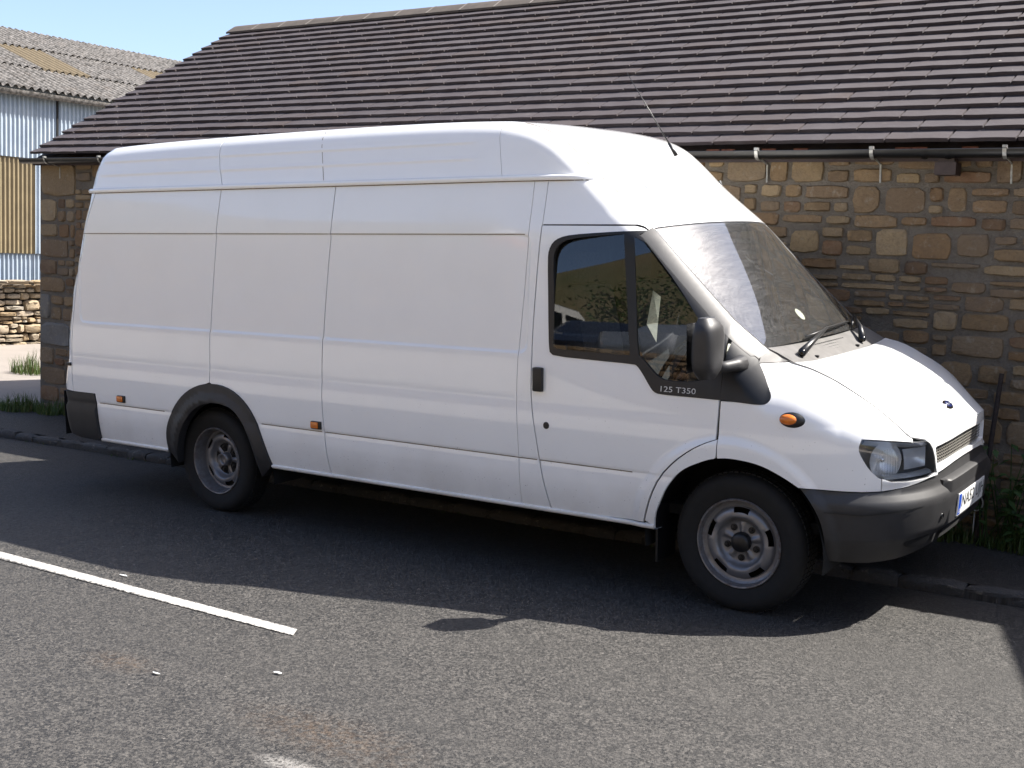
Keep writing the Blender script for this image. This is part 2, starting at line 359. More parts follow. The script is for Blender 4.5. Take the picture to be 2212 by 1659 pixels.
# centre line: the dash in view and its neighbours along the same line
for x0, x1 in ((-5.4, -1.445), (-11.4, -7.4), (2.6, 6.6)):
    mk('centre_line_dash', [rw(x0, -1.69, .004), rw(x1+.02, -1.655, .004), rw(x1-.03, -1.575, .004), rw(x0, -1.572, .004)], [(0, 1, 2, 3)], M['line'], road)
mbp = MB(); rng = random.Random(5)
xs = [-16+i*.5 for i in range(61)]
mbp.grid([[rw(x, y, z) for x in xs] for y, z in ((1.03, .066), (1.6, .074), (2.0, .080), (2.13, .085))])
pav = kind(mbp.build('pavement', M['pave'], smooth=True), 'structure')
mb2 = MB(); mb2.grid([[rw(x, y, .0+.002*i) for x in (-80, 60)] for i, y in enumerate((-4.3, -4.32))])
sheet('verge', [rw(-80, -14, .10), rw(60, -14, .10), rw(60, -4.32, .07), rw(-80, -4.32, .07)], M['bouncegravel'])  # out of view behind the camera; pale surface added to lift the van's shaded side
sheet('yard', [(-40, 1.9, -.225), (-8.95, 1.9, -.19), (-8.95, 40, -.19), (-40, 40, -.30)], M['yard'])

def blob_stone(w, h, d, rng, n=12, rough=.12, flat=.55):
    """a stone as seen from the front: x right, z up, -y towards the viewer; back ring on y=0"""
    O = []; cut = rng.uniform(.55, .95)
    for qd in range(4):
        for a0 in (0, 37, 53):
            a = math.radians(a0+90*qd+rng.uniform(-7, 7)); c, s = math.cos(a), math.sin(a); p = rng.uniform(5, 14)
            r = (abs(c)**p+abs(s)**p)**(-1/p); m_ = min(w, h)*rough
            x, z = c*r*w/2, s*r*h/2
            if a0: x -= math.copysign(rng.uniform(0, m_), x); z -= math.copysign(rng.uniform(0, m_), z)
            else: x -= x*rng.uniform(0, .06); z -= z*rng.uniform(0, .06)
            O.append((x, z))
    n = 12
    V = [(x, .012, z) for x, z in O]
    e = min(min(w, h)*.07+.002, .009)
    f = [rng.uniform(.75, 1.15) for _ in O]
    V += [(x*(1-e/(w/2)), -d*.82*f[i], z*(1-e/(h/2))) for i, (x, z) in enumerate(O)]
    tx, tz = rng.uniform(-.12, .12), rng.uniform(-.16, .12)
    V += [(x*flat+rng.uniform(-.05, .05)*w, -d*(1+rng.uniform(-.25, .25))+x*tx*.3+z*tz*.3, z*flat+rng.uniform(-.05, .05)*h) for x, z in O]
    F = []
    for r0 in (0, n):
        for k in range(n):
            j = (k+1) % n; F.append((r0+k, r0+j, r0+n+j, r0+n+k))
    F.append(tuple(range(2*n, 3*n)))
    return V, F
def rubble(x0, x1, z0, z1, rng, maxw=.40, maxh=.17, minh=.05, out=None):
    """random rubble bond: cells of very different size"""
    out = [] if out is None else out; w, h = x1-x0, z1-z0
    if h > maxh*rng.uniform(.55, 1.25) and h > 2*minh:
        if h > maxh*1.6 or rng.random() < .75 or w < maxw*.5:
            k = rng.uniform(.33, .67); zm = z0+h*k
            rubble(x0, x1, z0, zm, rng, maxw, maxh, minh, out); rubble(x0, x1, zm, z1, rng, maxw, maxh, minh, out); return out
    if w > max(h*1.1, .09)*rng.uniform(1.3, 3.4) and w > .12 or w > maxw:
        k = rng.uniform(.3, .7); xm = x0+w*k
        rubble(x0, xm, z0, z1, rng, maxw, maxh, minh, out); rubble(xm, x1, z0, z1, rng, maxw, maxh, minh, out); return out
    out.append((x0, x1, z0, z1)); return out
def cells(x0, x1, z0, z1, rng, maxw=.42, maxh=.2, minh=.06):
    """roughly coursed rubble: uneven courses, big stones beside stacks of thin ones"""
    out = []; z = z0
    while z < z1-.005:
        h = min(rng.uniform(maxh*.55, maxh*1.25), z1-z); h = h if z1-z-h > minh else z1-z
        x = x0
        while x < x1-.005:
            w = min(rng.choice((rng.uniform(.10, .2), rng.uniform(.16, maxw), rng.uniform(.2, maxw*1.1))), x1-x); w = w if x1-x-w > .09 else x1-x
            s = rng.uniform(-.014, .014) if 0 < z-z0 and z+h < z1-.01 else 0; t = rng.uniform(-.014, .014) if z+h < z1-.01 else 0
            r = rng.random()
            if h > minh*2.2 and r < .50:
                m_ = h*rng.uniform(.38, .62)
                for (c, d) in ((z+s, z+m_), (z+m_, z+h+t)):
                    if w > .26 and rng.random() < .45: k = w*rng.uniform(.35, .65); out += [(x, x+k, c, d), (x+k, x+w, c, d)]
                    else: out.append((x, x+w, c, d))
            elif r > .992: pass
            else: out.append((x, x+w, z+s, z+h+t))
            x += w
        z += h
    return out

# ================================================================== the stone building behind the van
WY = 2.12; BX0 = -8.922; BX1 = 3.45; EZ = 2.468; EY = 2.03; RY = 4.83; RZ = 4.215
PIT = math.atan2(RZ-EZ, RY-EY); BASEZ = -.30
bo = (0, WY, 0)
bld = thing('stone_building', 'long low stone building with purple-brown tiled roof and black gutter right behind the van', 'building', bo)
mb = MB(); YB = 2*RY-WY
mb.box(((BX0+BX1)/2, WY+.25, (BASEZ+2.46)/2), (BX1-BX0, .5, 2.46-BASEZ))
wall = mb.build('front_wall', M['mortar'], bld, org=bo)
mb = MB()
for gx in (BX0+.25, BX1-.25):
    w = .5; V = []
    for x in (gx-w/2, gx+w/2): V += [(x, WY+.5, BASEZ), (x, YB, BASEZ), (x, YB, 2.44), (x, RY, RZ-.10), (x, WY+.5, 2.68)]
    mb.add(V, [(0, 1, 2, 3, 4), (9, 8, 7, 6, 5), (0, 5, 6, 1), (1, 6, 7, 2), (2, 7, 8, 3), (3, 8, 9, 4), (4, 9, 5, 0)])
mb.box(((BX0+BX1)/2, YB-.24, (BASEZ+2.3)/2), (BX1-BX0-1.02, .48, 2.3-BASEZ))
mb.build('gable_and_back_walls', M['mortar'], bld, org=bo)
SIL = [(1400, 300), (1450, 322), (1668, 490), (1850, 690), (1934, 738), (2040, 830), (2101, 900), (2115, 980), (2135, 1010), (2212, 2000)]
def van_hides(px, py):
    if px < 200: return px > 160
    if px < 1400: return py > 260
    for (a, b_), (c, d) in zip(SIL, SIL[1:]):
        if a <= px <= c: return py > b_+(d-b_)*(px-a)/(c-a)
    return False
def inview(p, mar=25):
    q = pix(p); return q is not None and -mar < q[0] < 2212+mar and -mar < q[1] < 1659+mar
rng = random.Random(11)
wallstones = []
# quoins at the left corner: dressed blocks, some grey
for z0_, z1_, w, k in ((-.30, -.08, .5, 'r'), (-.08, .10, .34, 'r'), (.10, .31, .46, 'r'), (.31, .51, .26, 'r'), (.515, .775, .52, 'q'), (.785, 1.06, .185, 'q'), (1.07, 1.25, .44, 'r'), (1.25, 1.43, .30, 'r'), (1.43, 1.64, .5, 'r'), (1.64, 1.80, .32, 'r'), (1.80, 2.06, .30, 'r'), (2.06, 2.43, .62, 'r')):
    wallstones.append((BX0+.004, BX0+w, z0_, z1_, k))
    if w < .55:
        zm = z0_+(z1_-z0_)*rng.uniform(.4, .6)
        for c0, c1 in (((z0_, z1_),) if z1_-z0_ < .17 else ((z0_, zm), (zm, z1_))):
            xm = BX0+w+(.60-w)*rng.uniform(.45, .8) if .60-w > .22 else BX0+.60
            wallstones.append((BX0+w, xm, c0, c1, 'r'))
            if xm < BX0+.55: wallstones.append((xm, BX0+.60, c0, c1, 'r'))
for c in cells(BX0+.60, -8.05, BASEZ, 2.43, rng, maxw=.34, maxh=.17, minh=.05): wallstones.append((*c, 'r'))
for c in cells(-8.05, 3.44, BASEZ, 2.43, rng, maxw=.34, maxh=.15, minh=.045): wallstones.append((*c, 'r'))
stones = []
for a, b_, c, d, k in wallstones:
    g = .005 if k == 'q' else rng.uniform(.004, .011); w = b_-a-2*g; h = d-c-g*1.7
    if w < .045 or h < .03: continue
    V, F = blob_stone(w, h, rng.uniform(.010, .020) if k == 'q' else rng.uniform(.010, .026), rng, 12, .03 if k == 'q' else .065, .8 if k == 'q' else .72)
    cx, cz = (a+b_)/2, (c+d)/2
    q = pix((cx, WY, cz)); vis = q is not None and -20 < q[0] < 2230 and not van_hides(q[0], q[1]+10)
    stones.append((vis, w*h/(q[2]**2) if q else 0, cx, cz, V, F, k, rng.random()))
stones.sort(key=lambda s: (-s[0], -s[1]))
rest = MB()
for i, (vis, ar, cx, cz, V, F, k, t) in enumerate(stones):
    if vis and i < 300:
        o = mk('stone', V, F, M['quoin' if k == 'q' else 'rubble'], wall, smooth=False, tint=t, auto=24); o.location = (cx, WY-bo[1], cz)
    else: rest.add([(x+cx, y+WY, z+cz) for x, y, z in V], F, t)
kind(rest.build('stone_facing', M['rubble'], wall, org=bo, tint=True, auto=24), 'stuff')

# roof
roof = MB()
roof.add([(BX0-.04, EY+.03, EZ-.035), (BX1+.05, EY+.03, EZ-.035), (BX1+.05, RY, RZ-.035), (BX0-.04, RY, RZ-.035), (BX1+.05, 2*RY-EY, EZ-.035), (BX0-.04, 2*RY-EY, EZ-.035),
          (BX0-.04, EY+.03, EZ-.09), (BX1+.05, EY+.03, EZ-.09), (BX1+.05, RY, RZ-.12), (BX0-.04, RY, RZ-.12), (BX1+.05, 2*RY-EY, EZ-.09), (BX0-.04, 2*RY-EY, EZ-.09)],
         [(0, 1, 2, 3), (3, 2, 4, 5), (7, 6, 9, 8), (8, 9, 11, 10), (1, 0, 6, 7), (4, 10, 11, 5), (0, 3, 9, 6), (3, 5, 11, 9), (2, 1, 7, 8), (4, 2, 8, 10)])
roof = roof.build('roof', M['tile'], bld, org=bo)
SL = math.hypot(RY-EY, RZ-EZ); NC = 21; EXP = SL/NC; TW = .385; TL = .335
rng = random.Random(23)
def tilemesh(i):
    w = TW-.012; t = .025; l = TL; hb = .052
    r = random.Random(100+i); j = lambda s: r.uniform(-s, s)
    n = 5; V = []
    dz = [j(.0035) for _ in range(n)]
    for k in range(n):
        x = -w/2+w*k/(n-1); V.append((x, j(.002), hb+dz[k]*.5)); V.append((x, j(.001), hb-t+dz[k]*.5))
    for k in range(n):
        x = -w/2+w*k/(n-1); V.append((x, l, .0)); V.append((x, l, -t))
    F = []
    for k in range(n-1):
        a, c = 2*k, 2*(k+n); F += [(a, a+2, c+2, c), (a+1, a, c, c+1)[::-1] if False else (a+1, a+3, a+2, a), (c+1, c+3, a+3, a+1)]
    F += [(0, 2*n, 2*n+1, 1), (2*n-2, 2*n-1, 4*n-1, 4*n-2)]
    return V, F
tm = [tilemesh(i) for i in range(10)]; tmesh = []
for V, F in tm:
    me = bpy.data.meshes.new('roof_tile'); me.from_pydata(V, [], F); me.materials.append(M['tile']); tmesh.append(me)
RM = Matrix.Rotation(PIT, 4, 'X')
tiles = []
for r_ in range(NC):
    x = BX0-.05+(TW*.5 if r_ % 2 else 0)+rng.uniform(-.03, .03)
    xx = BX0-.05
    first = True
    while x < BX1+.05:
        s = r_*EXP+rng.uniform(-.004, .004)
        p = Vector((x+TW/2, EY+s*math.cos(PIT), EZ+s*math.sin(PIT)))
        tiles.append((p, rng.randrange(10), rng.uniform(-.005, .005), rng.uniform(-.004, .004), rng.random(), x < BX0-.05+.001)); x += TW
    if r_ % 2:                                  # half tile at the verge
        p = Vector((BX0-.05+TW*.25, EY+r_*EXP*math.cos(PIT), EZ+r_*EXP*math.sin(PIT)))
        tiles.append((p, rng.randrange(10), 0, 0, rng.random(), True))
rk = []
for k, t in enumerate(tiles):
    q = pix(t[0]); vis = q and -30 < q[0] < 2240 and -20 < q[1] < 1000 and not (q[1] > 345 or (170 < q[0] < 1420 and van_hides(q[0], q[1]+6)))
    rk.append((0 if vis else 1, q[2] if q else 99, k))
rk.sort(); pick = {k for v, d, k in rk[:300] if v == 0}
rest = MB()
for k, (p, vi, rz, rx, t, half) in enumerate(tiles):
    Mx = RM@Matrix.Rotation(rz, 4, 'Z')@Matrix.Rotation(rx*.6, 4, 'Y')
    if half and p.x < BX0+.12 : Mx = Mx@Matrix.Diagonal((.5 if abs(p.x-(BX0-.05+TW*.25)) < .01 else 1, 1, 1, 1))
    left = SL-math.hypot(p.y-EY, p.z-EZ)
    if left < TL: Mx = Mx@Matrix.Diagonal((1, max(.3, (left-.01)/TL), 1, 1))
    if k in pick:
        o = bpy.data.objects.new('roof_tile', tmesh[vi]); link(o, roof); o.matrix_local = Matrix.Translation(p-Vector(bo))@Mx
    else:
        V, F = tm[vi]; rest.add([Mx@Vector(v)+p for v in V], F, t)
# back slope as a plain tiled sheet of courses
for r_ in range(NC-1):
    s = r_*EXP; y = 2*RY-EY-s*math.cos(PIT); z = EZ+s*math.sin(PIT)
    rest.box(((BX0+BX1)/2, y-.15*math.cos(PIT), z+.15*math.sin(PIT)), (BX1-BX0+.1, .33, .03), Matrix.Rotation(-PIT+.06, 3, 'X'), rng.random())
kind(rest.build('roof_tile_courses', M['tile'], roof, org=bo, tint=True), 'stuff')
# ridge tiles
x = BX0-.06; k = 0
while x < BX1:
    l = .44; mb = MB(); G = []
    for xx in (x+.004, x+l-.006):
        G.append([(xx, RY+dy, RZ+.075-abs(dy)*.66-(.012 if abs(dy) < .01 else 0)) for dy in (-.17, -.10, -.04, 0, .04, .10, .17)])
    Gi = [[(p[0], p[1], p[2]-.022) for p in row] for row in G]
    mb.grid([r[::-1] for r in G]); mb.grid(Gi)
    for a, b_ in ((G[0], Gi[0]), (Gi[1], G[1])): mb.grid([a, b_])
    for j in (0, -1): mb.add([G[0][j], G[1][j], Gi[1][j], Gi[0][j]], [(0, 1, 2, 3)])
    mb.build('ridge_tile', M['ridge'], roof, org=bo, auto=40)
    if k < 20:
        mj = MB(); mj.grid([[(x+l-.014+dx, p[1], p[2]+.003) for p in G[0]] for dx in (0, .020)])
        mj.build('mortar_joint', M['yard'], roof, org=bo)
    x += l; k += 1
# mortar fillet along the verge
# gutter
gy, gz, gr = 1.975, 2.440, .050
mb = MB()
def half(x, r): return [(x, gy+r*math.cos(math.pi*(1+a/10)), gz+r*1.0*math.sin(math.pi*(1+a/10))) for a in range(11)]
mb.grid([half(BX0-.09, gr), half(BX1+.02, gr)]); mb.grid([half(BX1+.02, gr-.004), half(BX0-.09, gr-.004)])
mb.grid([[(BX0-.09, gy-gr, gz), (BX1+.02, gy-gr, gz)], [(BX0-.09, gy-gr+.006, gz+.003), (BX1+.02, gy-gr+.006, gz+.003)]])
E_ = half(BX0-.0895, gr); mb.add(E_, [tuple(range(11))])
gut = mb.build('gutter', M['gutter'], bld, org=bo, auto=50)
for ux in (.17, .31): MB().grid([half(ux-.012, gr+.006), half(ux+.012, gr+.006)]).build('gutter_union', M['gutter'], gut, org=bo, smooth=True)
bxs = [-8.57, -7.70, -6.9, -6.0, -5.2, -4.35, -3.5, -2.65, -1.8, -.896, -.142, .634, 1.40, 2.2]
for i, x in enumerate(bxs):
    mb = MB(); r = gr+.004
    mb.grid([[(x+dx, gy+r*math.cos(math.pi*(1+a/8)), gz+r*math.sin(math.pi*(1+a/8))) for a in range(9)] for dx in (-.011, .011)])
    mb.grid([[(x+dx, gy+(r+.004)*math.cos(math.pi*(1+a/8)), gz+(r+.004)*math.sin(math.pi*(1+a/8))) for a in range(9)] for dx in (.011, -.011)])
    mb.box((x, gy-r+.008, gz+.012), (.024, .028, .016))
    br = mb.build('gutter_bracket', M['galv'], gut, org=bo)
    ms = MB(); ms.tube([(x+.004, gy+.02, gz-gr+.004), (x+.010, WY-.02, gz-.075), (x+.016, WY-.022, gz-.19)], .0065, 6); ms.build('bracket_spike', M['galv'], br, org=bo)
mb = MB(); mb.box((.296, 2.03, 2.330), (.125, .12, .075)); mb.box((.296, 2.03, 2.374), (.095, .09, .03)); mb.build('gutter_outlet', M['outlet'], gut, org=bo)
for x in (-1.28, -1.17, -.88, -.66, .0, .10, .40): 
    mb = MB(); mb.box((x, WY-.006, 2.450), (.095, .05, .038)); mb.build('brick', M['redbrick'], wall, org=bo)

# ================================================================== kerb
kb = kind(mk('kerb', [rw(-16, .965, -.02), rw(14, .965, -.02), rw(14, 1.04, -.02), rw(-16, 1.04, -.02), rw(-16, .97, .05), rw(14, .97, .05), rw(14, 1.05, .05), rw(-16, 1.05, .05)], [(4, 5, 6, 7), (0, 1, 5, 4)], M['pave']), 'structure')
rng = random.Random(8); x = -14.
while x < 5:
    l = rng.uniform(.22, .40); nx = 4; G = []
    y0 = .955+rng.uniform(-.012, .010); top = .068+rng.uniform(-.006, .010)
    prof = [(y0+.012, -.01), (y0+.002, .025), (y0+.004, top*.72), (y0+.022, top*.97), (y0+.07, top+.002), (1.055, top-.004), (1.06, .03)]
    for i in range(nx+1):
        f = i/nx; sh = .014 if i in (0, nx) else 0
        G.append([rw(x+.006+(l-.012)*f, y+sh*.6+rng.uniform(-.007, .007), z-sh*.9*(z > .03)+rng.uniform(-.005, .005)) for y, z in prof])
    mb = MB(); mb.grid([r[::-1] for r in G][::-1]); n = len(prof)
    mb.add(G[0], [tuple(range(n))]); mb.add(G[-1], [tuple(range(n-1, -1, -1))])
    mb.build('kerb_stone', M['kerb'], kb, auto=55); x += l

# ================================================================== barn at the left
XB = -16.; YB0, YB1 = 2.10, 24.; GZ = 3.95
bn = thing('metal_barn', 'big corrugated barn with blue-grey and ochre cladding and a lichened cement roof', 'barn', (XB, 8, -.25))
og = (XB, 8, -.25)
def corr(name, y0, y1, z0, z1, pitch, amp, mat, parent, x=XB):
    n = int((y1-y0)/pitch*8); G = []
    for z in (z0, z1): G.append([(x+amp*math.cos(2*math.pi*(y0+(y1-y0)*i/n)/pitch), y0+(y1-y0)*i/n, z) for i in range(n+1)])
    mb = MB(); mb.grid(G); return mb.build(name, mat, parent, smooth=True, org=og)
PC = .080
y = YB0; i = 0
while y < YB1:
    w = .92 if i % 3 else .97; y2 = min(y+w, YB1)
    corr('upper_wall_sheet', y, y2, 2.90, GZ+.10, PC, .018, M['cladblue'], bn, XB+.006*(i % 2))
    corr('middle_wall_sheet', y, y2, 1.30, 2.93, PC, .019, M['cladochre'] if y2 < 6.85 else M['cladblue'], bn, XB-.035+.006*(i % 2))
    corr('lower_wall_sheet', y, y2, -.3, 1.33, PC, .019, M['cladblue'], bn, XB-.07+.006*(i % 2))
    y = y2; i += 1
mb = MB(); mb.box((XB-.3, 8, 1.7), (.3, 1, 4)); 
mb = MB(); mb.box((XB-.16, (YB0+YB1)/2, 1.8), (.10, YB1-YB0, 4.2)); mb.box((XB-9, YB0+.1, 1.7), (18, .1, 4.0)); mb.build('inner_frame', M['dark'], bn, org=og)
RXR, RZR = -20.5, 5.77; ex, ez = XB+.22, GZ+.05
dl = math.hypot(RXR-ex, RZR-ez); dx, dz = (RXR-ex)/dl, (RZR-ez)/dl; nx_, nz_ = -dz, dx
if nz_ < 0: nx_, nz_ = -nx_, -nz_
rows = 3; ovl = .12
yw = 1.0
for r_ in range(rows):
    s0 = dl*r_/rows-(ovl if r_ else 0); s1 = dl*(r_+1)/rows; y = YB0-.3; j = 0
    while y < YB1:
        y2 = min(y+yw, YB1); n = int((y2-y)/.146*8)
        G = []
        for s in (s0, (s0+s1)/2, s1):
            lift = .035*(1-(s-s0)/(s1-s0)) if r_ else .035*(1-(s-s0)/(s1-s0))
            G.append([(ex+dx*s+nx_*(lift+.028*math.cos(2*math.pi*yy/.146)), yy, ez+dz*s+nz_*(lift+.028*math.cos(2*math.pi*yy/.146))) for yy in [y+(y2-y+.03)*i/n for i in range(n+1)]])
        mb = MB(); mb.grid(G[::-1]); 
        yel = (r_ == 1 and (7.0 < y < 8.2)) or (r_ == 1 and 10.6 < y < 11.6)
        mb.build('roof_sheet', M['yellow' if yel else 'cement'], bn, smooth=True, org=og); y = y2; j += 1
mb = MB(); mb.add([(RXR, YB0-.3, RZR), (RXR, YB1, RZR), (RXR-9, YB1, GZ-.4), (RXR-9, YB0-.3, GZ-.4)], [(0, 1, 2, 3)]); mb.build('far_roof_slope', M['cement'], bn, org=og)
mb = MB(); mb.grid([[(XB+.16+.075*math.cos(math.pi*(1+a/8)), y, GZ+.03+.085*math.sin(math.pi*(1+a/8))) for a in range(9)] for y in (YB0-.3, YB1)]); mb.build('gutter', M['cement'], bn, smooth=True, org=og)
for y in (5.3, 7.2, 9.1, 11.):
    mb = MB(); mb.box((XB+.005, y, GZ-.3), (.05, .035, .9)); mb.build('sheet_joint_strip', M['dark'], bn, org=og)

# ================================================================== dry stone wall below the barn
dx0 = -15.62; dw = thing('dry_stone_wall', 'sunlit dry stone wall of pale and ochre stones in front of the corrugated barn', 'wall', (dx0, 6.5, -.23))
rng = random.Random(4); core = MB(); core.box((dx0-.17, 7.5, .28), (.2, 9.0, 1.06)); core.build('core', M['dark'], dw, org=(dx0, 6.5, -.23))
dc = []
for c in cells(3.2, 12., -.26, .80, rng, maxw=.34, maxh=.15, minh=.05): dc.append(c)
n = 0; rest = MB(); rotz = Matrix.Rotation(math.radians(90), 3, 'Z')
def dplace(V): return [Vector((-y, x, z)) for x, y, z in V]
for a, b_, c, d in dc:
    sz = 1.35 if c < .0 else 1.0
    V, F = blob_stone((b_-a)-.008, (d-c)-.006, rng.uniform(.05, .10), rng, 10, .12, .62)
    cy, cz = (a+b_)/2, (c+d)/2; q = pix((dx0, cy, cz)); V = dplace(V); t = rng.random(); xo = rng.uniform(-.03, .03)
    if q and -40 < q[0] < 140:
        o = mk('stone', V, F, M['drystone'], dw, tint=t, auto=45); o.location = (xo, cy-6.5, cz+.23)
    else: rest.add([v+Vector((dx0+xo, cy, cz)) for v in V], F, t)
y = 3.2
while y < 12:
    l = rng.uniform(.35, .7); V, F = blob_stone(l-.012, rng.uniform(.055, .085), .22, rng, 10, .08, .7)
    o = mk('coping_stone', [Vector((v.x+.06, v.y, v.z)) for v in dplace(V)], F, M['drystone'], dw, tint=rng.random(), auto=45); o.location = (0, y+l/2-6.5, .84+.23); y += l
kind(rest.build('stone_facing', M['drystone'], dw, org=(dx0, 6.5, -.23), tint=True, auto=45), 'stuff')
# ================================================================== the van
HW=.987
def pchip(X,Y):
    X=np.array(X,float);Y=np.array(Y,float);h=np.diff(X);dl=np.diff(Y)/h;m=np.zeros(len(X))
    for i in range(1,len(X)-1):
        if dl[i-1]*dl[i]>0:
            w1=2*h[i]+h[i-1];w2=h[i]+2*h[i-1];m[i]=(w1+w2)/(w1/dl[i-1]+w2/dl[i])
    m[0]=dl[0];m[-1]=dl[-1]
    def f(x):
        x=np.clip(np.asarray(x,float),X[0],X[-1]);i=np.clip(np.searchsorted(X,x)-1,0,len(X)-2)
        t=(x-X[i])/h[i];a=(1+2*t)*(1-t)**2;b=t*(1-t)**2;c=t*t*(3-2*t);d=t*t*(t-1)
        return a*Y[i]+b*h[i]*m[i]+c*Y[i+1]+d*h[i]*m[i+1]
    return f
BASE=pchip([.2,.30,.38,.42,.47,.52,.57,.615,.638,.645,.652,.66,.72,.80,.85,.90,.935,.948,.956,1.0,1.206,1.5,1.82,2.0,2.117,2.2,2.3,2.36,2.45,2.6],
           [.085,.055,.026,.016,.008,.0025,0,.0015,.0035,.004,.0025,.001,0,0,.0015,.0045,.0078,.0094,.0098,.010,.015,.031,.052,.078,.10,.121,.147,.164,.192,.26])
# plan outline of the nose: x=A*sin^(2/N), u=cos^(2/M)
A_,N_,M_=.83,2.2,4.2
_th=np.linspace(0,np.pi/2,4001)
_ox=A_*np.sin(_th)**(2/N_);_oy=HW*(1-np.cos(_th)**(2/M_))
_ol=np.concatenate([[0],np.cumsum(np.hypot(np.diff(_ox),np.diff(_oy)))]);LM=float(_ol[-1])
_lu=np.linspace(0,LM,800);_xu=np.interp(_lu,_ol,_ox);_yu=np.interp(_lu,_ol,_oy)
def _sm(v,k=9):
    p=np.pad(v,k,mode='reflect',reflect_type='odd');return np.convolve(p,np.ones(2*k+1)/(2*k+1),'valid')
_tx=_sm(np.gradient(_xu,_lu));_ty=_sm(np.gradient(_yu,_lu));_n=np.hypot(_tx,_ty);_tx/=_n;_ty/=_n
def outline(X):
    X=np.asarray(X,float);f=X>0;L=np.clip(X,0,2*LM-1e-6);fl=L>LM;l=np.where(fl,2*LM-L,L)
    x=np.where(f,np.interp(l,_lu,_xu),X);y=np.where(f,np.interp(l,_lu,_yu),0.)
    nx=np.where(f,-np.interp(l,_lu,_ty),0.);ny=np.where(f,np.interp(l,_lu,_tx),1.)
    y=np.where(fl,2*HW-y,y);ny=np.where(fl,-ny,ny)
    return x,y,nx,ny
def l_of_x(x): return float(np.interp(x,_xu,_lu))
def l_of_y(y): return float(np.interp(y,_yu,_lu))
E=np.array([(-4.950,2.400),(-4.600,2.420),(-3.600,2.435),(-2.600,2.440),(-1.900,2.437),(-1.466,2.423),(-1.378,2.414),(-1.261,2.387),(-1.129,2.326),(-1.013,2.233),(-0.890,2.119),(-0.752,2.006),(-0.565,1.853),(-0.390,1.675),(-0.180,1.476),(-0.034,1.345),(0.056,1.278),(0.12,1.25),(0.190,1.219),(0.27,1.207),(0.354,1.191),(0.53,1.131),(0.70,1.050),(0.83,0.962),(0.92,0.873),(0.985,0.872),(1.111,0.882),(1.370,0.890),(LM,.892),(LM+.3,.892)])
for _ in range(2): E=np.concatenate([E[:1]]+[np.array([E[i]*.75+E[i+1]*.25,E[i]*.25+E[i+1]*.75]) for i in range(len(E)-1)]+[E[-1:]])
RE=np.array([(-5.25,.2),(-5.285,.60),(-5.30,.74),(-5.27,.91),(-5.23,1.18),(-5.18,1.445),(-5.10,1.707),(-5.035,2.0),(-5.01,2.116),(-4.99,2.25),(-4.955,2.37),(-4.90,2.43)])
def dist(P,X,Z):
    d=np.full(np.shape(X),1e9);
    for (a,b),(c,e) in zip(P[:-1],P[1:]):
        vx,vz=c-a,e-b;t=np.clip(((X-a)*vx+(Z-b)*vz)/(vx*vx+vz*vz),0,1)
        d=np.minimum(d,np.hypot(X-a-t*vx,Z-b-t*vz))
    return d
def ss(t): t=np.clip(t,0,1);return t*t*(3-2*t)
def off(X,Z):
    o=BASE(Z)
    o=o+.27*np.clip((X+1.35)/1.35,0,1)**1.6*np.clip((Z-.95)/.9,0,1.1)**1.35*(1-ss((Z-1.95)/.5))*(1-ss((X+.05)/.6))+.055*np.clip((X+1.45)/.6,0,1.0)**1.0*ss((Z-1.78)/.38)
    w=np.interp(X,[-1.7,-1.35,-.6,-.1,.15,.5,.85,1.0],[.10,.10,.10,.12,.26,.26,.15,.02]);a=np.interp(X,[-1.7,-1.35,-.6,-.1,.15,.5,.85,1.0],[.055,.065,.07,.11,.22,.205,.07,.0])
    de=dist(E,X,Z);de=np.where(Z>np.interp(X,E[:,0],E[:,1])+1e-9,-de,de);o=o+a*np.clip(1-de/w,0,1.15)**2.2
    dr=dist(RE,X,Z);dr=np.where(X<np.interp(Z,RE[:,1],RE[:,0])-1e-9,-dr,dr);o=o+.055*np.clip(1-dr/.09,0,1.15)**2.2
    # recessed cargo panel
    cx,cz,hx,hz,r=-3.13,1.513,1.925,.307,.05
    qx=np.abs(X-cx)-hx+r;qz=np.abs(Z-cz)-hz+r
    sd=np.hypot(np.maximum(qx,0),np.maximum(qz,0))+np.minimum(np.maximum(qx,qz),0)-r
    o=o+.008*(1-ss((sd+.008)/.016))
    # roof ribs
    for zr in (2.225,2.315):
        o=o-.004*np.exp(-((Z-zr-.002*(X+3))/.010)**2)*ss((X+4.95)/.15)*ss((-1.55-X)/.15)
    # front wheel arch lip
    rr=np.hypot(X+.02,Z-.335);o=o-.014*ss((.55-rr)/.055)
    return o
def PHI(X,Z,extra=0.):
    X=np.asarray(X,float);Z=np.asarray(Z,float);x,y,nx,ny=outline(X);o=off(np.where(X>LM,2*LM-X,X),Z)+extra
    return np.stack([x+o*nx,y+o*ny,Z+0*x],-1)
def NRM(X,Z,extra=0.,h=.002):
    a=PHI(X+h,Z,extra)-PHI(X-h,Z,extra);b=PHI(X,Z+h,extra)-PHI(X,Z-h,extra);n=np.cross(a,b);return n/np.linalg.norm(n,axis=-1,keepdims=True)

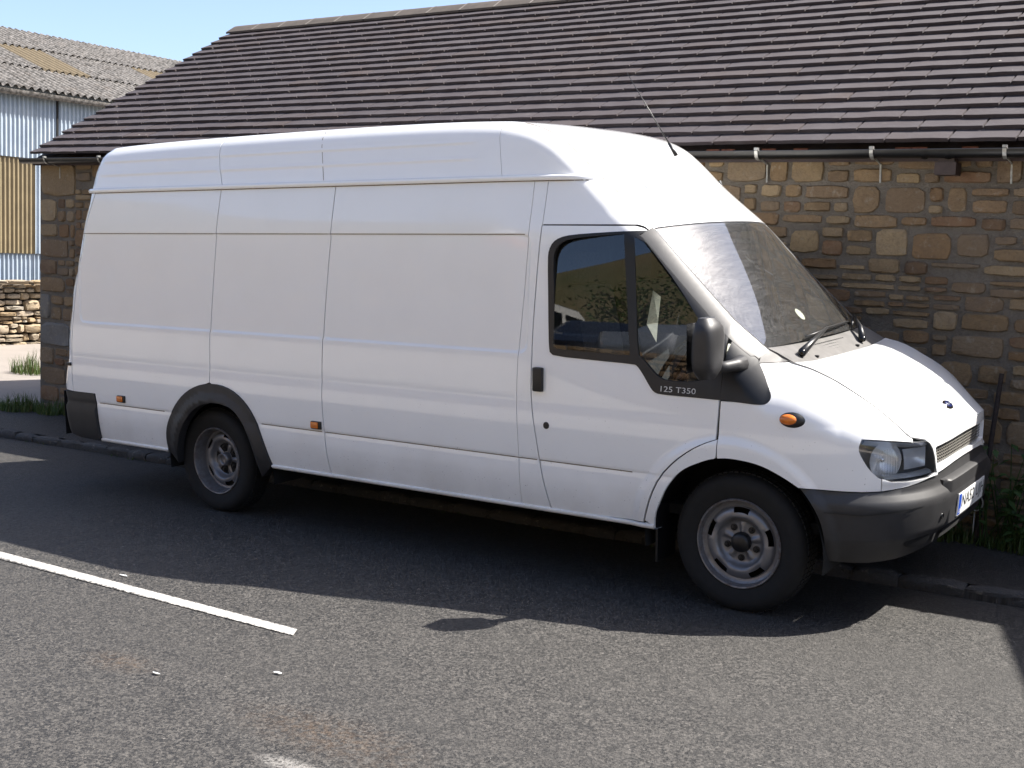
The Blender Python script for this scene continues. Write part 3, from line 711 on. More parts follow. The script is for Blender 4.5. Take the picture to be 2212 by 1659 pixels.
VR = Matrix.Rotation(-RB, 3, 'Y')@Matrix.Rotation(.04844, 3, 'X')
van = thing('panel_van', 'white high-roof long panel van parked with its far wheels up on the kerb', 'van', -(VR@Vector((0, .1, 0))), rot=VR.to_euler()); van.scale = (1, 1, 1.0184)
def inpoly(P, x, y):
    P = np.asarray(P); c = np.zeros(np.shape(x), bool); j = len(P)-1
    for i in range(len(P)):
        xi, yi = P[i]; xj, yj = P[j]
        with np.errstate(divide='ignore', invalid='ignore'):
            c ^= ((yi > y) != (yj > y)) & (x < (xj-xi)*(y-yi)/(yj-yi+1e-15)+xi)
        j = i
    return c
def resample(P, step, closed=True):
    out = []; n = len(P)
    for i in range(n if closed else n-1):
        a = P[i]; b_ = P[(i+1) % n]; k = max(1, int(math.hypot(b_[0]-a[0], b_[1]-a[1])/step))
        for j in range(k): out.append((a[0]+(b_[0]-a[0])*j/k, a[1]+(b_[1]-a[1])*j/k))
    if not closed: out.append(P[-1])
    return out
def smooth(P, it=2):                       # corner cutting on an open line
    for _ in range(it):
        Q = [P[0]]
        for a, b_ in zip(P[:-1], P[1:]): Q += [(a[0]*.75+b_[0]*.25, a[1]*.75+b_[1]*.25), (a[0]*.25+b_[0]*.75, a[1]*.25+b_[1]*.75)]
        P = Q+[P[-1]]
    return P
ZL = sorted({round(z, 4) for z in list(np.arange(.30, 2.46, .03))+list(np.arange(.60, .68, .007))+list(np.arange(.92, .97, .008))+list(np.arange(.42, .92, .0125))+[1.198, 1.203, 1.207, 1.212, 1.218, 1.808, 1.814, 1.819, 1.824, 1.83]+list(np.arange(2.20, 2.34, .007))})
XL = sorted({round(x, 4) for x in list(np.arange(-5.32, -1.3, .06))+list(np.arange(-1.3, 1.6, .025))+list(np.arange(-.6, .56, .0125))+list(np.arange(-5.07, -5.04, .005))+list(np.arange(-1.23, -1.19, .005))})
def panel(name, poly, mat, parent, extra=0., thick=.016, step=.02, far=True, fn=None, dens=None):
    """piece of the body skin cut out along poly in (run, height), with turned-in edges"""
    P = resample(poly, step); PA = np.array(P); x0, z0 = PA.min(0); x1, z1 = PA.max(0)
    xl = [x for x in XL if x0 < x < x1]; zl = [z for z in ZL if z0 < z < z1]
    if dens: xl = list(np.arange(x0+dens, x1, dens)); zl = list(np.arange(z0+dens, z1, dens))
    pts = list(P)
    if xl and zl:
        gx, gz = np.meshgrid(xl, zl); gx = gx.ravel(); gz = gz.ravel(); ins = inpoly(P, gx, gz)
        d = np.full(gx.shape, 9.)
        for a, b_ in zip(P, P[1:]+P[:1]):
            vx, vz = b_[0]-a[0], b_[1]-a[1]; t = np.clip(((gx-a[0])*vx+(gz-a[1])*vz)/(vx*vx+vz*vz+1e-12), 0, 1); d = np.minimum(d, np.hypot(gx-a[0]-t*vx, gz-a[1]-t*vz))
        k = ins & (d > .004); pts += list(zip(gx[k].tolist(), gz[k].tolist()))
    n = len(P)
    co, ed, fa, *_ = delaunay_2d_cdt([Vector(p) for p in pts], [(i, (i+1) % n) for i in range(n)], [], 0, 1e-6)
    co = np.array([tuple(c) for c in co]); fa = np.array([list(f) for f in fa]); cen = co[fa].mean(1); fa = fa[inpoly(P, cen[:, 0], cen[:, 1])]
    X, Z = co[:, 0], co[:, 1]
    ef = (lambda x, z: extra) if fn is None else fn
    def S(x, z, e=0.): return PHI(x, z, ef(x, z)+e)
    h = .0015; a = S(X+h, Z)-S(X-h, Z); b_ = S(X, Z+h)-S(X, Z-h); N = np.cross(a, b_); N /= np.linalg.norm(N, axis=1, keepdims=True)+1e-12
    V = S(X, Z)
    V = list(map(tuple, V)); N = list(map(tuple, N)); F = [tuple(f) for f in fa]
    if thick:
        bp = np.array(P); o = S(bp[:, 0], bp[:, 1]); i_ = S(bp[:, 0], bp[:, 1], thick)
        for q in range(n):
            r = (q+1) % n; b0 = len(V); quad = [o[q], i_[q], i_[r], o[r]]; nn = np.cross(quad[1]-quad[0], quad[3]-quad[0]); L = np.linalg.norm(nn); nn = nn/L if L > 1e-12 else np.array((0, 0, 1.))
            V += [tuple(p) for p in quad]; N += [tuple(nn)]*4; F.append((b0, b0+1, b0+2, b0+3))
    ob = mk(name, V, F, mat, parent, nrm=N)
    if far and parent is not None:
        mirror(ob, parent)
    return ob
FAR = {}
def mirror(ob, parent):                     # the same piece on the other side of the van
    c = bpy.data.objects.new(ob.name.split('.')[0], ob.data); link(c, FAR.get(parent, parent)); c.scale = (1, -1, 1); c.location = (0, 2*HW, 0); return c
def line(name, path, w, mat, parent, extra=-.0012, far=True, step=.04):   # thin strip lying on the skin along a path
    P = np.array(resample(path, step, False)); T = np.gradient(P, axis=0); T /= np.linalg.norm(T, axis=1, keepdims=True); Nn = np.stack([-T[:, 1], T[:, 0]], 1)
    A = P+Nn*w/2; B = P-Nn*w/2; mb = MB(); mb.grid([list(map(tuple, PHI(B[:, 0], B[:, 1], extra))), list(map(tuple, PHI(A[:, 0], A[:, 1], extra)))])
    ob = mb.build(name, mat, parent, smooth=True)
    if far: mirror(ob, parent)
    return ob
def zE(X): return np.interp(X, E[:, 0], E[:, 1])
def Eline(x0, x1, n=30, d=0.): return [(float(x), float(zE(x))-d) for x in np.linspace(x0, x1, n)]
G = .0035
# ---- key lines on the flank (run, height)
rear_gap = smooth([(-4.905, 2.106), (-4.99, 1.88), (-5.06, 1.637), (-5.105, 1.38), (-5.14, 1.185), (-5.165, .986), (-5.162, .856), (-5.155, .708)])
seam1 = smooth([(-3.617, 2.108), (-3.635, 1.821), (-3.664, 1.514), (-3.689, 1.212), (-3.695, 1.009), (-3.70, .872)])
seam2 = smooth([(-2.621, 2.106), (-2.634, 1.823), (-2.665, 1.51), (-2.688, 1.208), (-2.699, .931), (-2.690, .738), (-2.674, .571), (-2.652, .386)])
seam3 = smooth([(-1.218, 2.106), (-1.214, 1.884), (-1.229, 1.596), (-1.247, 1.353), (-1.26, 1.191), (-1.268, .959), (-1.257, .814), (-1.246, .614), (-1.241, .386)])
door_rear = smooth([(-1.142, 1.867), (-1.149, 1.741), (-1.16, 1.549), (-1.170, 1.308), (-1.172, 1.138), (-1.174, .991), (-1.166, .919), (-1.138, .775), (-1.112, .628), (-1.077, .484), (-1.053, .391)])
door_front = smooth([(-.486, .395), (-.473, .442), (-.439, .543), (-.391, .641), (-.311, .727), (-.223, .793), (-.153, .831), (-.089, .856)], 1)+[(-.088, .908), (-.086, .974), (-.085, 1.040)]
arch_f = smooth([(-.43, .37), (-.418, .45), (-.388, .514), (-.349, .60), (-.273, .69), (-.148, .749), (-.087, .767), (-.003, .776), (.136, .762), (.247, .714), (.322, .668)])
arch_o = smooth([(-4.150, .386), (-4.147, .516), (-4.062, .68), (-3.913, .809), (-3.712, .874), (-3.491, .852), (-3.322, .742), (-3.226, .574), (-3.160, .386)])
arch_i = smooth([(-4.075, .30), (-4.01, .498), (-3.908, .646), (-3.76, .732), (-3.60, .752), (-3.44, .722), (-3.318, .566), (-3.262, .30)])
def sh(L, dx, dz=0.): return [(x+dx, z+dz) for x, z in L]
def split_at(L, z, top=True): return [p for p in L if (p[1] > z) == top]
SILL = .386
# rear corner (door edge) and cargo flank
re_line = [(float(np.interp(z, RE[:, 1], RE[:, 0])), float(z)) for z in np.linspace(.72, 2.106, 24)]
panel('rear_corner_panel', re_line+sh(rear_gap, -G)[0:1]+sh(rear_gap, -G)[1:], M['paint'], van)
bump_cut = [(-4.906, .709), (-4.895, .64), (-4.885, .55), (-4.882, .386)]
ao_rear = [p for p in arch_o if p[0] < seam1[-1][0]-.0]; ao_front = [p for p in arch_o if p[0] >= seam1[-1][0]]
panel('rear_side_panel', sh(rear_gap, G)+[(x+G, z) for x, z in bump_cut]+sh(ao_rear, -.004)[:]+sh(seam1[::-1], -G), M['paint'], van)
panel('middle_side_panel', sh(seam1, G)+sh(ao_front, .004)+[(-2.66, SILL)]+sh(seam2[::-1], -G), M['paint'], van)
panel('front_side_panel', sh(seam2, G)+[(-1.25, SILL)]+sh(seam3[::-1], -.0018), M['paint'], van)
# pillar behind the cab door, and the side above the door
panel('door_pillar', sh(seam3, .0018)[:-1]+[(-1.239, .386), (-1.055, .386)]+sh(door_rear[::-1], -G)+[(-1.142, 1.874)]+[(-1.142, 2.106)], M['paint'], van)
top_l = [p for p in Eline(-.568, -.874, 16, .003)]
panel('cab_side_panel', [(-1.138, 2.106), (-1.138, 1.8735), (-.636, 1.871), (-.606, 1.861), (-.580, 1.843)]+top_l+[(-.882, 2.106)], M['paint'], van)
# raised roof sides above the drip rail
rz0 = 2.128
def roofside(x0, x1, name='roof_side_panel'):
    lo = [(x0, rz0), (x1, rz0)]; up = Eline(x1-.02, x0-.04 if x0 > -4.8 else -4.93, 24)
    return panel(name, lo+up, M['paint'], van)
panel('roof_side_panel', [(-5.005, rz0), (-3.616-G, rz0), (-3.665-G, 2.25), (-3.71-G, float(zE(-3.71)))]+Eline(-3.75, -4.93, 14)+[(-4.965, 2.36), (-4.995, 2.25)], M['paint'], van)
panel('roof_side_panel', [(-3.616+G, rz0), (-1.42-.0015, rz0), (-1.45, 2.25), (-1.49, float(zE(-1.49)))]+Eline(-1.52, -3.68, 40)+[(-3.71+G, float(zE(-3.71))), (-3.665+G, 2.25)], M['paint'], van)
panel('roof_cap_side', [(-1.42+.0015, rz0), (-.908, rz0)]+Eline(-.899, -1.487, 28), M['paint'], van)
line('roof_seam', [(-2.728, 2.135), (-2.77, 2.29), (-2.812, 2.43)], .004, M['seal'], van)
# drip rail
def rail(x0, x1):
    mb = MB(); xs = np.linspace(x0, x1, 50); t = np.clip((x1-xs)/.12, .15, 1)
    rows = []
    for zz, e in ((2.104, .0), (2.100, -.016), (2.112, -.026), (2.124, -.026), (2.129, -.014), (2.129, .002)):
        rows.append([tuple(p) for p in PHI(xs, np.full(xs.shape, 2.117)+(zz-2.117), e*t)])
    mb.grid(rows); mb.add([r[0] for r in rows], [tuple(range(len(rows)))]); o = mb.build('drip_rail', M['paint'], van, auto=60); mirror(o, van); return o
rail(-5.06, -.862)
line('drip_rail_shadow_gap', [(-4.95, 2.098), (-.93, 2.098)], .006, M['seal'], van)  # thin seam-coloured strip just below the drip rail
# sill lip
mb = MB(); xs = np.concatenate([np.linspace(-4.87, -4.16, 20)]); 
def lip(x0, x1):
    mb = MB(); xs = np.linspace(x0, x1, 40); rows = [[tuple(p) for p in PHI(xs, np.full(xs.shape, z), e)] for z, e in ((.392, .004), (.388, -.010), (.380, -.014), (.368, -.010), (.362, .02), (.36, .08))]
    mb.grid(rows[::-1]); o = mb.build('sill', M['paint'], van, auto=60); mirror(o, van)
lip(-4.88, -4.155); lip(-3.16, -.425)
# lower flank crease line
for a, c in ((-4.86, -4.16), (-3.225, -2.70), (-2.68, -1.13), (-1.115, -.55)): line('flank_groove', [(a, .645), (c, .645)], .0055, M['seal'], van)
line('upper_panel_line', [(-5.03, 1.8215), (-1.24, 1.8215)], .004, M['seal'], van)
# ---- cab door
def sub(name): 
    o = bpy.data.objects.new(name, None); link(o, van); o.empty_display_size = .1; return o
trim_out = smooth([(-1.058, 1.218), (-1.064, 1.249), (-1.072, 1.361), (-1.081, 1.504), (-1.093, 1.694), (-1.090, 1.742), (-1.069, 1.782), (-1.031, 1.806), (-.967, 1.820), (-.805, 1.831), (-.663, 1.838), (-.583, 1.840)], 1)
trim_low = smooth([(-1.058, 1.218), (-1.034, 1.200), (-.776, 1.191), (-.563, 1.185), (-.542, 1.177), (-.507, 1.138), (-.464, 1.080), (-.441, 1.056), (-.410, 1.047), (-.221, 1.046), (-.083, 1.044)], 1)
tri_low = smooth([(-.083, 1.044), (.022, 1.040), (.116, 1.036), (.147, 1.041), (.164, 1.062), (.161, 1.085), (.134, 1.124), (.100, 1.173), (.062, 1.216)], 1)
# door skin: lower half and the frame round the window, one pressing
dr_up = [p for p in door_rear if p[1] > 1.0]; dr_lo = [p for p in door_rear if p[1] <= 1.0]
fd = panel('front_door', sh(door_rear, G)+[(-.774, .392), (-.486-G, .398)]+sh(door_front, -G)+sh(trim_low[::-1], 0, -.002)+sh(trim_out[1:], -.002)+[(-.583, 1.837), (-.612, 1.853), (-.646, 1.863)], M['paint'], van, far=False)
fdm = mirror(fd, van); FAR[fd] = fdm
# the far door hangs under its own object: children there need no second mirroring
def on_door(ob):
    c = bpy.data.objects.new(ob.name.split('.')[0], ob.data); link(c, fdm); return c
def dpanel(*a, **k):
    k['far'] = False; o = panel(*a[:3], fd, **k) if False else panel(a[0], a[1], a[2], fd, **k); on_door(o); return o
E_pil = Eline(.05, -.58, 40, .004)
g1 = smooth([(-1.030, 1.248), (-1.042, 1.45), (-1.061, 1.695), (-1.053, 1.742), (-1.028, 1.775), (-.977, 1.799), (-.827, 1.815), (-.681, 1.824)], 1)+[(-.587, 1.225), (-.79, 1.231), (-1.01, 1.239)]
g2 = smooth([(-.625, 1.808), (-.580, 1.5), (-.546, 1.234), (-.514, 1.213), (-.458, 1.159), (-.417, 1.128), (-.377, 1.115), (-.228, 1.116), (-.113, 1.153), (-.105, 1.240), (-.222, 1.388), (-.370, 1.568), (-.572, 1.784)], 1)
def dist_to(P, q): return min(range(len(P)), key=lambda i: (P[i][0]-q[0])**2+(P[i][1]-q[1])**2)
def rot(P, i): return P[i:]+P[:i]
def area(P): return sum(a[0]*b_[1]-b_[0]*a[1] for a, b_ in zip(P, P[1:]+P[:1]))/2
def ccw(P): return P if area(P) > 0 else P[::-1]
# black window surround: polygon with the two panes cut out through narrow bridges
PW = .048
pil_in = [(x-.030, z-.038) for x, z in E_pil if x < -.055]
outer = ccw(trim_low+[(-.083, 1.10), (-.083, 1.225)]+pil_in+[(-.583, 1.8395)]+trim_out[::-1][1:-1])
def cut(outer, hole):
    hole = ccw(hole)[::-1]; best = None
    for i, p in enumerate(outer):
        j = dist_to(hole, p); d = math.hypot(p[0]-hole[j][0], p[1]-hole[j][1])
        if best is None or d < best[0]: best = (d, i, j)
    _, i, j = best; h = rot(hole, j); e = 1e-4
    return outer[:i+1]+h+[(h[0][0]+e, h[0][1]+e)]+[(outer[i][0]+e, outer[i][1]+e)]+outer[i+1:]
dpanel('window_trim', cut(cut(resample(outer, .02), resample(g1, .02)), resample(g2, .02)), M['plastic'], extra=-.004, thick=.018)
_gp = np.array(resample(g1, .05)+resample(g2, .05)); _gs = PHI(_gp[:, 0], _gp[:, 1], .006)
_gc = np.linalg.lstsq(np.stack([np.ones(len(_gp)), _gs[:, 0], _gs[:, 2]], 1), _gs[:, 1], rcond=None)[0]
def pane(name, poly):                       # drop glass: one nearly flat sheet, barely bowed outwards
    P = resample(poly, .03); n = len(P); PA = np.array(P); x0, z0 = PA.min(0); x1, z1 = PA.max(0)
    gx, gz = np.meshgrid(np.arange(x0, x1, .04), np.arange(z0, z1, .04)); gx = gx.ravel(); gz = gz.ravel(); k = inpoly(P, gx, gz)
    co, ed, fa, *_ = delaunay_2d_cdt([Vector(q) for q in P+list(zip(gx[k].tolist(), gz[k].tolist()))], [(i, (i+1) % n) for i in range(n)], [], 0, 1e-6)
    co = np.array([tuple(c) for c in co]); fa = np.array([list(f) for f in fa]); cen = co[fa].mean(1); fa = fa[inpoly(P, cen[:, 0], cen[:, 1])]
    X, Z = co[:, 0], co[:, 1]; kz, kx = .05, .02
    y = _gc[0]+_gc[1]*X+_gc[2]*Z+kz*(Z-1.5)**2+kx*(X+.7)**2-.006; N = np.stack([_gc[1]+2*kx*(X+.7), -np.ones(len(X)), _gc[2]+2*kz*(Z-1.5)], 1); N /= np.linalg.norm(N, axis=1, keepdims=True)
    o = mk(name, list(zip(X, y, Z)), [tuple(f) for f in fa], M['glass'], fd, nrm=N); on_door(o); return o
pane('window_pane', g1); pane('quarter_pane', g2)
line2 = [(-.700, 1.815), (-.655, 1.5), (-.592, 1.222)]
# mirror foot triangle on the wing
tri = ccw(tri_low+[(.050, 1.232), (.03, 1.245)]+[(x-.030, z-.038) for x, z in Eline(.045, -.045, 8, .004)]+[(-.079, 1.24)])
pillar = ccw(Eline(.075, -.575, 40, .003)+[(x-.029, z-.037) for x, z in Eline(-.575, .045, 40, .004)]+[(.03, 1.248), (.052, 1.234)])
panel('screen_pillar', pillar, M['pillar'], van, extra=-.003, thick=.02)
panel('mirror_triangle', tri, M['plastic'], van, extra=-.004, thick=.018)
# A pillar trim between side glass and windscreen lies in the trim; its outer edge is the windscreen line
# door handle and lock
hp = [(-1.160, 1.140), (-1.054, 1.150), (-1.050, 1.140), (-1.047, 1.010), (-1.056, .998), (-1.160, .992)]
dpanel('handle_recess', ccw(resample(hp, .02)), M['paint'], fn=lambda x, z: -.0015+.0*x, thick=0)
def hrec(x, z): return .0
mbh = MB(); q = PHI(np.array([-1.122]), np.array([1.072]))[0]
hd = rbox('door_handle', (q[0], q[1]-.012, q[2]), (.060, .030, .128), .010, M['plastic'], fd); on_door(hd)
mbk = MB(); q = PHI(np.array([-1.071]), np.array([.833]))[0]; mbk.lathe([(0, -.004), (.016, -.004), (.019, .0), (.019, .004)], 20, 'y', (q[0], q[1]-.001, q[2])); lk = mbk.build('door_lock', M['plastic'], fd, auto=40); on_door(lk)
# ---- front wing
head = smooth([(.603, .900), (.585, .856), (.603, .815), (.640, .759), (.685, .721), (.754, .702), (.841, .697), (.947, .698)], 1)+[(1.086, .697), (1.060, .777), (1.033, .824), (1.004, .853), (.984, .865), (.905, .866), (.784, .882), (.676, .893)]
hl = smooth([(.603, .900), (.585, .856), (.603, .815), (.640, .759), (.685, .721), (.700, .716)], 1)
wing = ccw([(-.085+2*G, 1.038)]+sh(tri_low, .002, -.002)[2:-1]+[(.064, 1.212), (.12, 1.213), (.165, 1.213)]+Eline(.20, .912, 40, .0055)+[(.905, .8685), (.784, .8845), (.676, .896)]+hl[:]+[(.700, .659)]+[(.61, .657), (.459, .662)]+arch_f[::-1][:-1][:len([p for p in arch_f if p[0] > -.085])]+[(-.085+2*G, .770)])
panel('front_wing', wing, M['paint'], van)
panel('scuttle_end', ccw([(.060, 1.2165), (.12, 1.2165), (.170, 1.2165), (.185, 1.2185), (.12, 1.247), (.062, 1.272), (.056, 1.24)]), M['mid_plastic'], van, extra=-.001)
# lower front corner of the body between door and arch
panel('wing_tail', ccw([(-.436, .388), (-.484+2*G, .395)][::-1]+[(p[0]+2*G, p[1]) for p in door_front[1:] if p[1] < .86]+[(-.086, .772)]+[p for p in arch_f[::-1] if p[0] < -.085]), M['paint'], van)
line('cap_seam', Eline(-1.36, -.60, 40, .001), .003, M['seal'], van, extra=-.0008)
line('bonnet_gap', Eline(.20, .905, 40, .0025), .005, M['seamline'], van, extra=-.003)
# ---- front panel under the lamps and round the grille (full width)
gr = [(1.064, .827), (1.060, .80), (1.070, .76), (1.080, .737)]
def fullw(L): return L+[(2*LM-x, z) for x, z in L[::-1]]
front_lo = fullw([(.7035, .659), (.845, .671), (.96, .688), (1.068, .704), (1.20, .713), (1.34, .719), (LM-.01, .721)])
hb = [(.7035, .716), (.754, .6995), (.841, .6945), (.947, .6955), (1.089, .6945), (1.063, .779), (1.036, .827), (1.007, .856), (.986, .868)]
lead = [(.989, .8695), (1.111, .879), (1.37, .887), (LM-.01, .889)]
gout = ccw([(1.064, .826), (1.080, .831), (1.18, .834), (LM, .838)]+[(2*LM-1.18, .834), (2*LM-1.080, .831), (2*LM-1.064, .826), (2*LM-1.074, .79), (2*LM-1.090, .740), (2*LM-1.102, .735)]+[(LM, .741), (1.102, .735), (1.090, .740), (1.074, .79)])
fo = ccw(front_lo+[(2*LM-x, z) for x, z in hb]+[(2*LM-x, z) for x, z in lead]+lead[::-1]+hb[::-1])
def frontfn(x, z): return -.006*np.exp(-((z-.70)/.02)**2)-.0
panel('grille_surround', cut(resample(fo, .02), resample(gout, .02)), M['paint'], van, far=False, thick=.03, fn=frontfn)
# grille: dark well with wavy bars
gi = [(x, z) for x, z in gout]
gp = panel('grille', gi, M['dark'], van, extra=.045, thick=0, far=False)
for i in range(6):
    z0 = .750+i*.0145; mb = MB(); xs = np.linspace(1.10, 2*LM-1.10, 260); w = .0032*np.sin((xs-1.10)/.0135*math.pi*1.0)
    A = PHI(xs, z0+w+.0024, .016); B = PHI(xs, z0+w-.0024, .016); mb.grid([list(map(tuple, B)), list(map(tuple, A))]); B2 = PHI(xs, z0+w+.0024, .019); mb.grid([list(map(tuple, A)), list(map(tuple, B2))])
    mb.build('grille_bar', M['grillebar'], gp, smooth=False)
# ---- headlamps
def headlamp():
    hd = ccw(head)
    bowl = panel('headlamp', hd, M['lampback'], van, extra=.085, thick=0, far=False)
    side = panel('lamp_housing', hd, M['lampback'], bowl, extra=.0, thick=.085, far=False)
    # keep only the turned-in edge of the housing
    me = side.data; bm = bmesh.new(); bm.from_mesh(me); n = len(resample(hd, .02))
    fs = [f for f in bm.faces if len(f.verts) == 3]; bmesh.ops.delete(bm, geom=fs, context='FACES'); bm.to_mesh(me); bm.free()
    panel('lamp_lens', hd, M['lens'], bowl, extra=.003, thick=0, far=False)
    # round main reflector, looking forward and outward
    c = PHI(np.array([.745]), np.array([.790]), .045)[0]; d = Vector((.80, -.60, .02)).normalized()
    def dish(name, c, ax, r, dep, mat, n=28, sx=1.0):
        ax = Vector(ax).normalized(); u = ax.cross(Vector((0, 0, 1))).normalized(); w = u.cross(ax); mb = MB(); rows = []
        for i in range(9):
            f = i/8; rr = r*f; h = dep*(f*f-1); rows.append([Vector(c)+ax*h+u*(math.cos(2*math.pi*k/n)*rr*sx)+w*(math.sin(2*math.pi*k/n)*rr) for k in range(n)])
        mb.grid(rows, close=True); return mb.build(name, mat, bowl, smooth=True)
    dish('main_reflector', c, d, .088, .04, M['silver'])
    mb = MB(); mb.lathe([(0, .012), (.010, .010), (.013, .0), (.013, -.02)], 16, 'z'); Mx = d.to_track_quat('Z', 'Y').to_matrix(); mb.V = [tuple(Mx@Vector(v)+Vector(c)-d*.03) for v in mb.V]; mb.build('bulb', M['bright'], bowl, smooth=True)
    # rectangular indicator reflector
    xs = np.linspace(.845, 1.015, 9); zs = np.linspace(.745, .838, 6); rows = [[tuple(PHI(np.array([x]), np.array([z]), .028+.035*(1-((x-.93)/.085)**2)*(1-((z-.79)/.047)**2))[0]) for x in xs] for z in zs]
    mb = MB(); mb.grid(rows); mb.build('indicator_reflector', M['silver'], bowl, smooth=True)
    # bright upper rim
    xs = np.linspace(.62, 1.0, 30); zt = np.interp(xs, [.60, .667, .771, .886, .974, 1.0], [.895, .888, .878, .865, .860, .852])
    mb = MB(); mb.grid([list(map(tuple, PHI(xs, zt-.026, .05))), list(map(tuple, PHI(xs, zt-.008, .02))), list(map(tuple, PHI(xs, zt, .012)))]); mb.build('reflector_rim', M['silver'], bowl, smooth=True)
    xs = np.linspace(.72, 1.055, 24); mb = MB(); mb.grid([list(map(tuple, PHI(xs, 0*xs+.709, .012))), list(map(tuple, PHI(xs, 0*xs+.722, .02))), list(map(tuple, PHI(xs, 0*xs+.727, .04)))]); mb.build('lower_rim', M['silver'], bowl, smooth=True)
    # vertical flutes on the lens in front of the main reflector
    for i in range(9):
        x = .675+i*.014; mb = MB(); hgt = .062*math.sqrt(max(.05, 1-((x-.735)/.075)**2)); zz = np.linspace(.79-hgt, .79+hgt, 8)
        mb.grid([list(map(tuple, PHI(0*zz+x-.0035, zz, .006))), list(map(tuple, PHI(0*zz+x, zz, .0035))), list(map(tuple, PHI(0*zz+x+.0035, zz, .006)))]); mb.build('lens_flute', M['lens'], bowl, smooth=True)
    return bowl
hl_ = headlamp()
hm = mirror(hl_, van)
for c in list(hl_.children):
    k = bpy.data.objects.new(c.name.split('.')[0], c.data); link(k, hm)
# ---- bumper
def bfn(x, z):
    m_ = np.minimum(x, 2*LM-x)
    a = np.interp(z, [.30, .345, .40, .43, .555, .570, .60, .655, .73], [.012, -.006, -.020, -.030, -.036, -.040, -.036, -.004, .015])
    fr = np.interp(z, [.30, .40, .425, .445, .56, .60, .64, .665, .70], [.0, .010, .004, -.004, -.006, -.006, -.004, .0, 0])
    return a*np.interp(m_, [.3, .55, .8], [.5, .8, 1.0])+fr*ss((m_-.80)/.22)
blo = [(.453, .322), (.537, .310), (.676, .306), (.833, .316), (1.05, .338), (1.3, .348), (LM, .350)]
bup = [(.332, .664), (.459, .657), (.607, .652), (.700, .6545), (.845, .666), (.96, .683), (1.068, .699), (1.20, .708), (1.34, .714), (LM, .716)]
brear = smooth([(.332, .664), (.388, .60), (.428, .52), (.450, .42), (.453, .322)])
bp = ccw(brear+blo[1:]+[(2*LM-x, z) for x, z in blo[::-1]][1:]+[(2*LM-x, z) for x, z in brear[::-1]][1:]+[(2*LM-x, z) for x, z in bup][1:]+bup[::-1][1:-1])
bumper = panel('front_bumper', bp, M['grey_plastic'], van, far=False, fn=bfn, thick=.05, dens=.022)
line('bumper_crease', [(.44, .568), (.604, .556), (.80, .572), (.99, .578), (1.09, .585)], .006, M['plastic'], bumper, extra=-.0425, far=False)
# step with the number plate
xs = np.linspace(1.13, 2*LM-1.13, 40); mb = MB()
prof = [(.666, .010), (.662, -.034), (.655, -.044), (.642, -.047), (.445, -.045), (.434, -.036), (.432, -.0)]
rmp = ss(np.minimum(xs-1.13, 2*LM-1.13-xs)/.05)
mb.grid([[tuple(p) for p in PHI(xs, 0*xs+z, np.where(e < -.02, e*rmp-.02*(1-rmp), e))] for z, e in prof][::-1])
for x in (xs[0], xs[-1]): 
    V = [tuple(PHI(np.array([x]), np.array([z]), max(e, -.02))[0]) for z, e in prof]; mb.add(V, [tuple(range(len(V))) if x == xs[0] else tuple(range(len(V)-1, -1, -1))])
mb.build('bumper_step', M['grey_plastic'], bumper, auto=35)
for z0 in (.575, .50):
    mb = MB(); q = PHI(np.array([1.085]), np.array([z0]), -.043)[0]; n_ = NRM(np.array([1.085]), np.array([z0]))[0]; Mx = Vector(n_).to_track_quat('Z', 'Y').to_matrix()
    mb.lathe([(0, -.002), (.011, -.002), (.013, .002), (.013, -.006)], 16, 'z'); mb.V = [tuple(Mx@Vector(v)+Vector(q)) for v in mb.V]; mb.build('bumper_plug', M['plastic'], bumper, smooth=True)
fogs = [(.93+.085*math.cos(a)*1.15, .402+.028*math.sin(a)) for a in np.linspace(0, 2*math.pi, 24, endpoint=False)]
panel('fog_lamp_recess', ccw(fogs), M['plastic'], bumper, far=False, extra=-.024, thick=0, dens=.015)
panel('air_slot', ccw([(1.075, .37), (1.095, .365), (1.10, .42), (1.08, .425)]), M['dark'], bumper, far=False, extra=-.021, thick=0)
panel('lower_intake', ccw([(1.15, .375), (2*LM-1.15, .375), (2*LM-1.17, .42), (1.17, .42)]), M['dark'], bumper, far=False, extra=-.024, thick=0, dens=.03)
# number plate
def onskin(x, z, e): return PHI(x, z, e)
def textmesh(body, size=1.):
    cu = bpy.data.curves.new('t', 'FONT'); cu.body = body; cu.size = size; cu.resolution_u = 3; ob = bpy.data.objects.new('t', cu); COL.objects.link(ob)
    dg = bpy.context.evaluated_depsgraph_get(); dg.update(); me = ob.evaluated_get(dg).to_mesh(); V = np.array([v.co[:] for v in me.vertices]); F = [tuple(p.vertices) for p in me.polygons]
    ob.evaluated_get(dg).to_mesh_clear(); bpy.data.objects.remove(ob); bpy.data.curves.remove(cu); return V, F
px0, px1, pz0, pz1 = LM-.255, LM+.255, .459, .570
plate = panel('number_plate', ccw([(px0, pz0), (px1, pz0), (px1, pz1), (px0, pz1)]), M['platewhite'], bumper, far=False, extra=-.050, thick=.006, dens=.03)
panel('plate_band', ccw([(px0+.004, pz0+.004), (px0+.048, pz0+.004), (px0+.048, pz1-.004), (px0+.004, pz1-.004)]), M['blue'], plate, far=False, extra=-.0508, thick=0)
V, F = textmesh('NA52 UJH'); V[:, 0] -= V[:, 0].min(); V[:, 1] -= V[:, 1].min(); wx = V[:, 0].max(); hx = V[:, 1].max()
X = px0+.062+V[:, 0]/wx*(px1-px0-.076); Z = pz0+.017+V[:, 1]/hx*.079
mk('plate_lettering', list(map(tuple, PHI(X, Z, -.0512))), F, M['letter'], plate)
V, F = textmesh('GB'); V[:, 0] -= V[:, 0].min(); V[:, 1] -= V[:, 1].min()
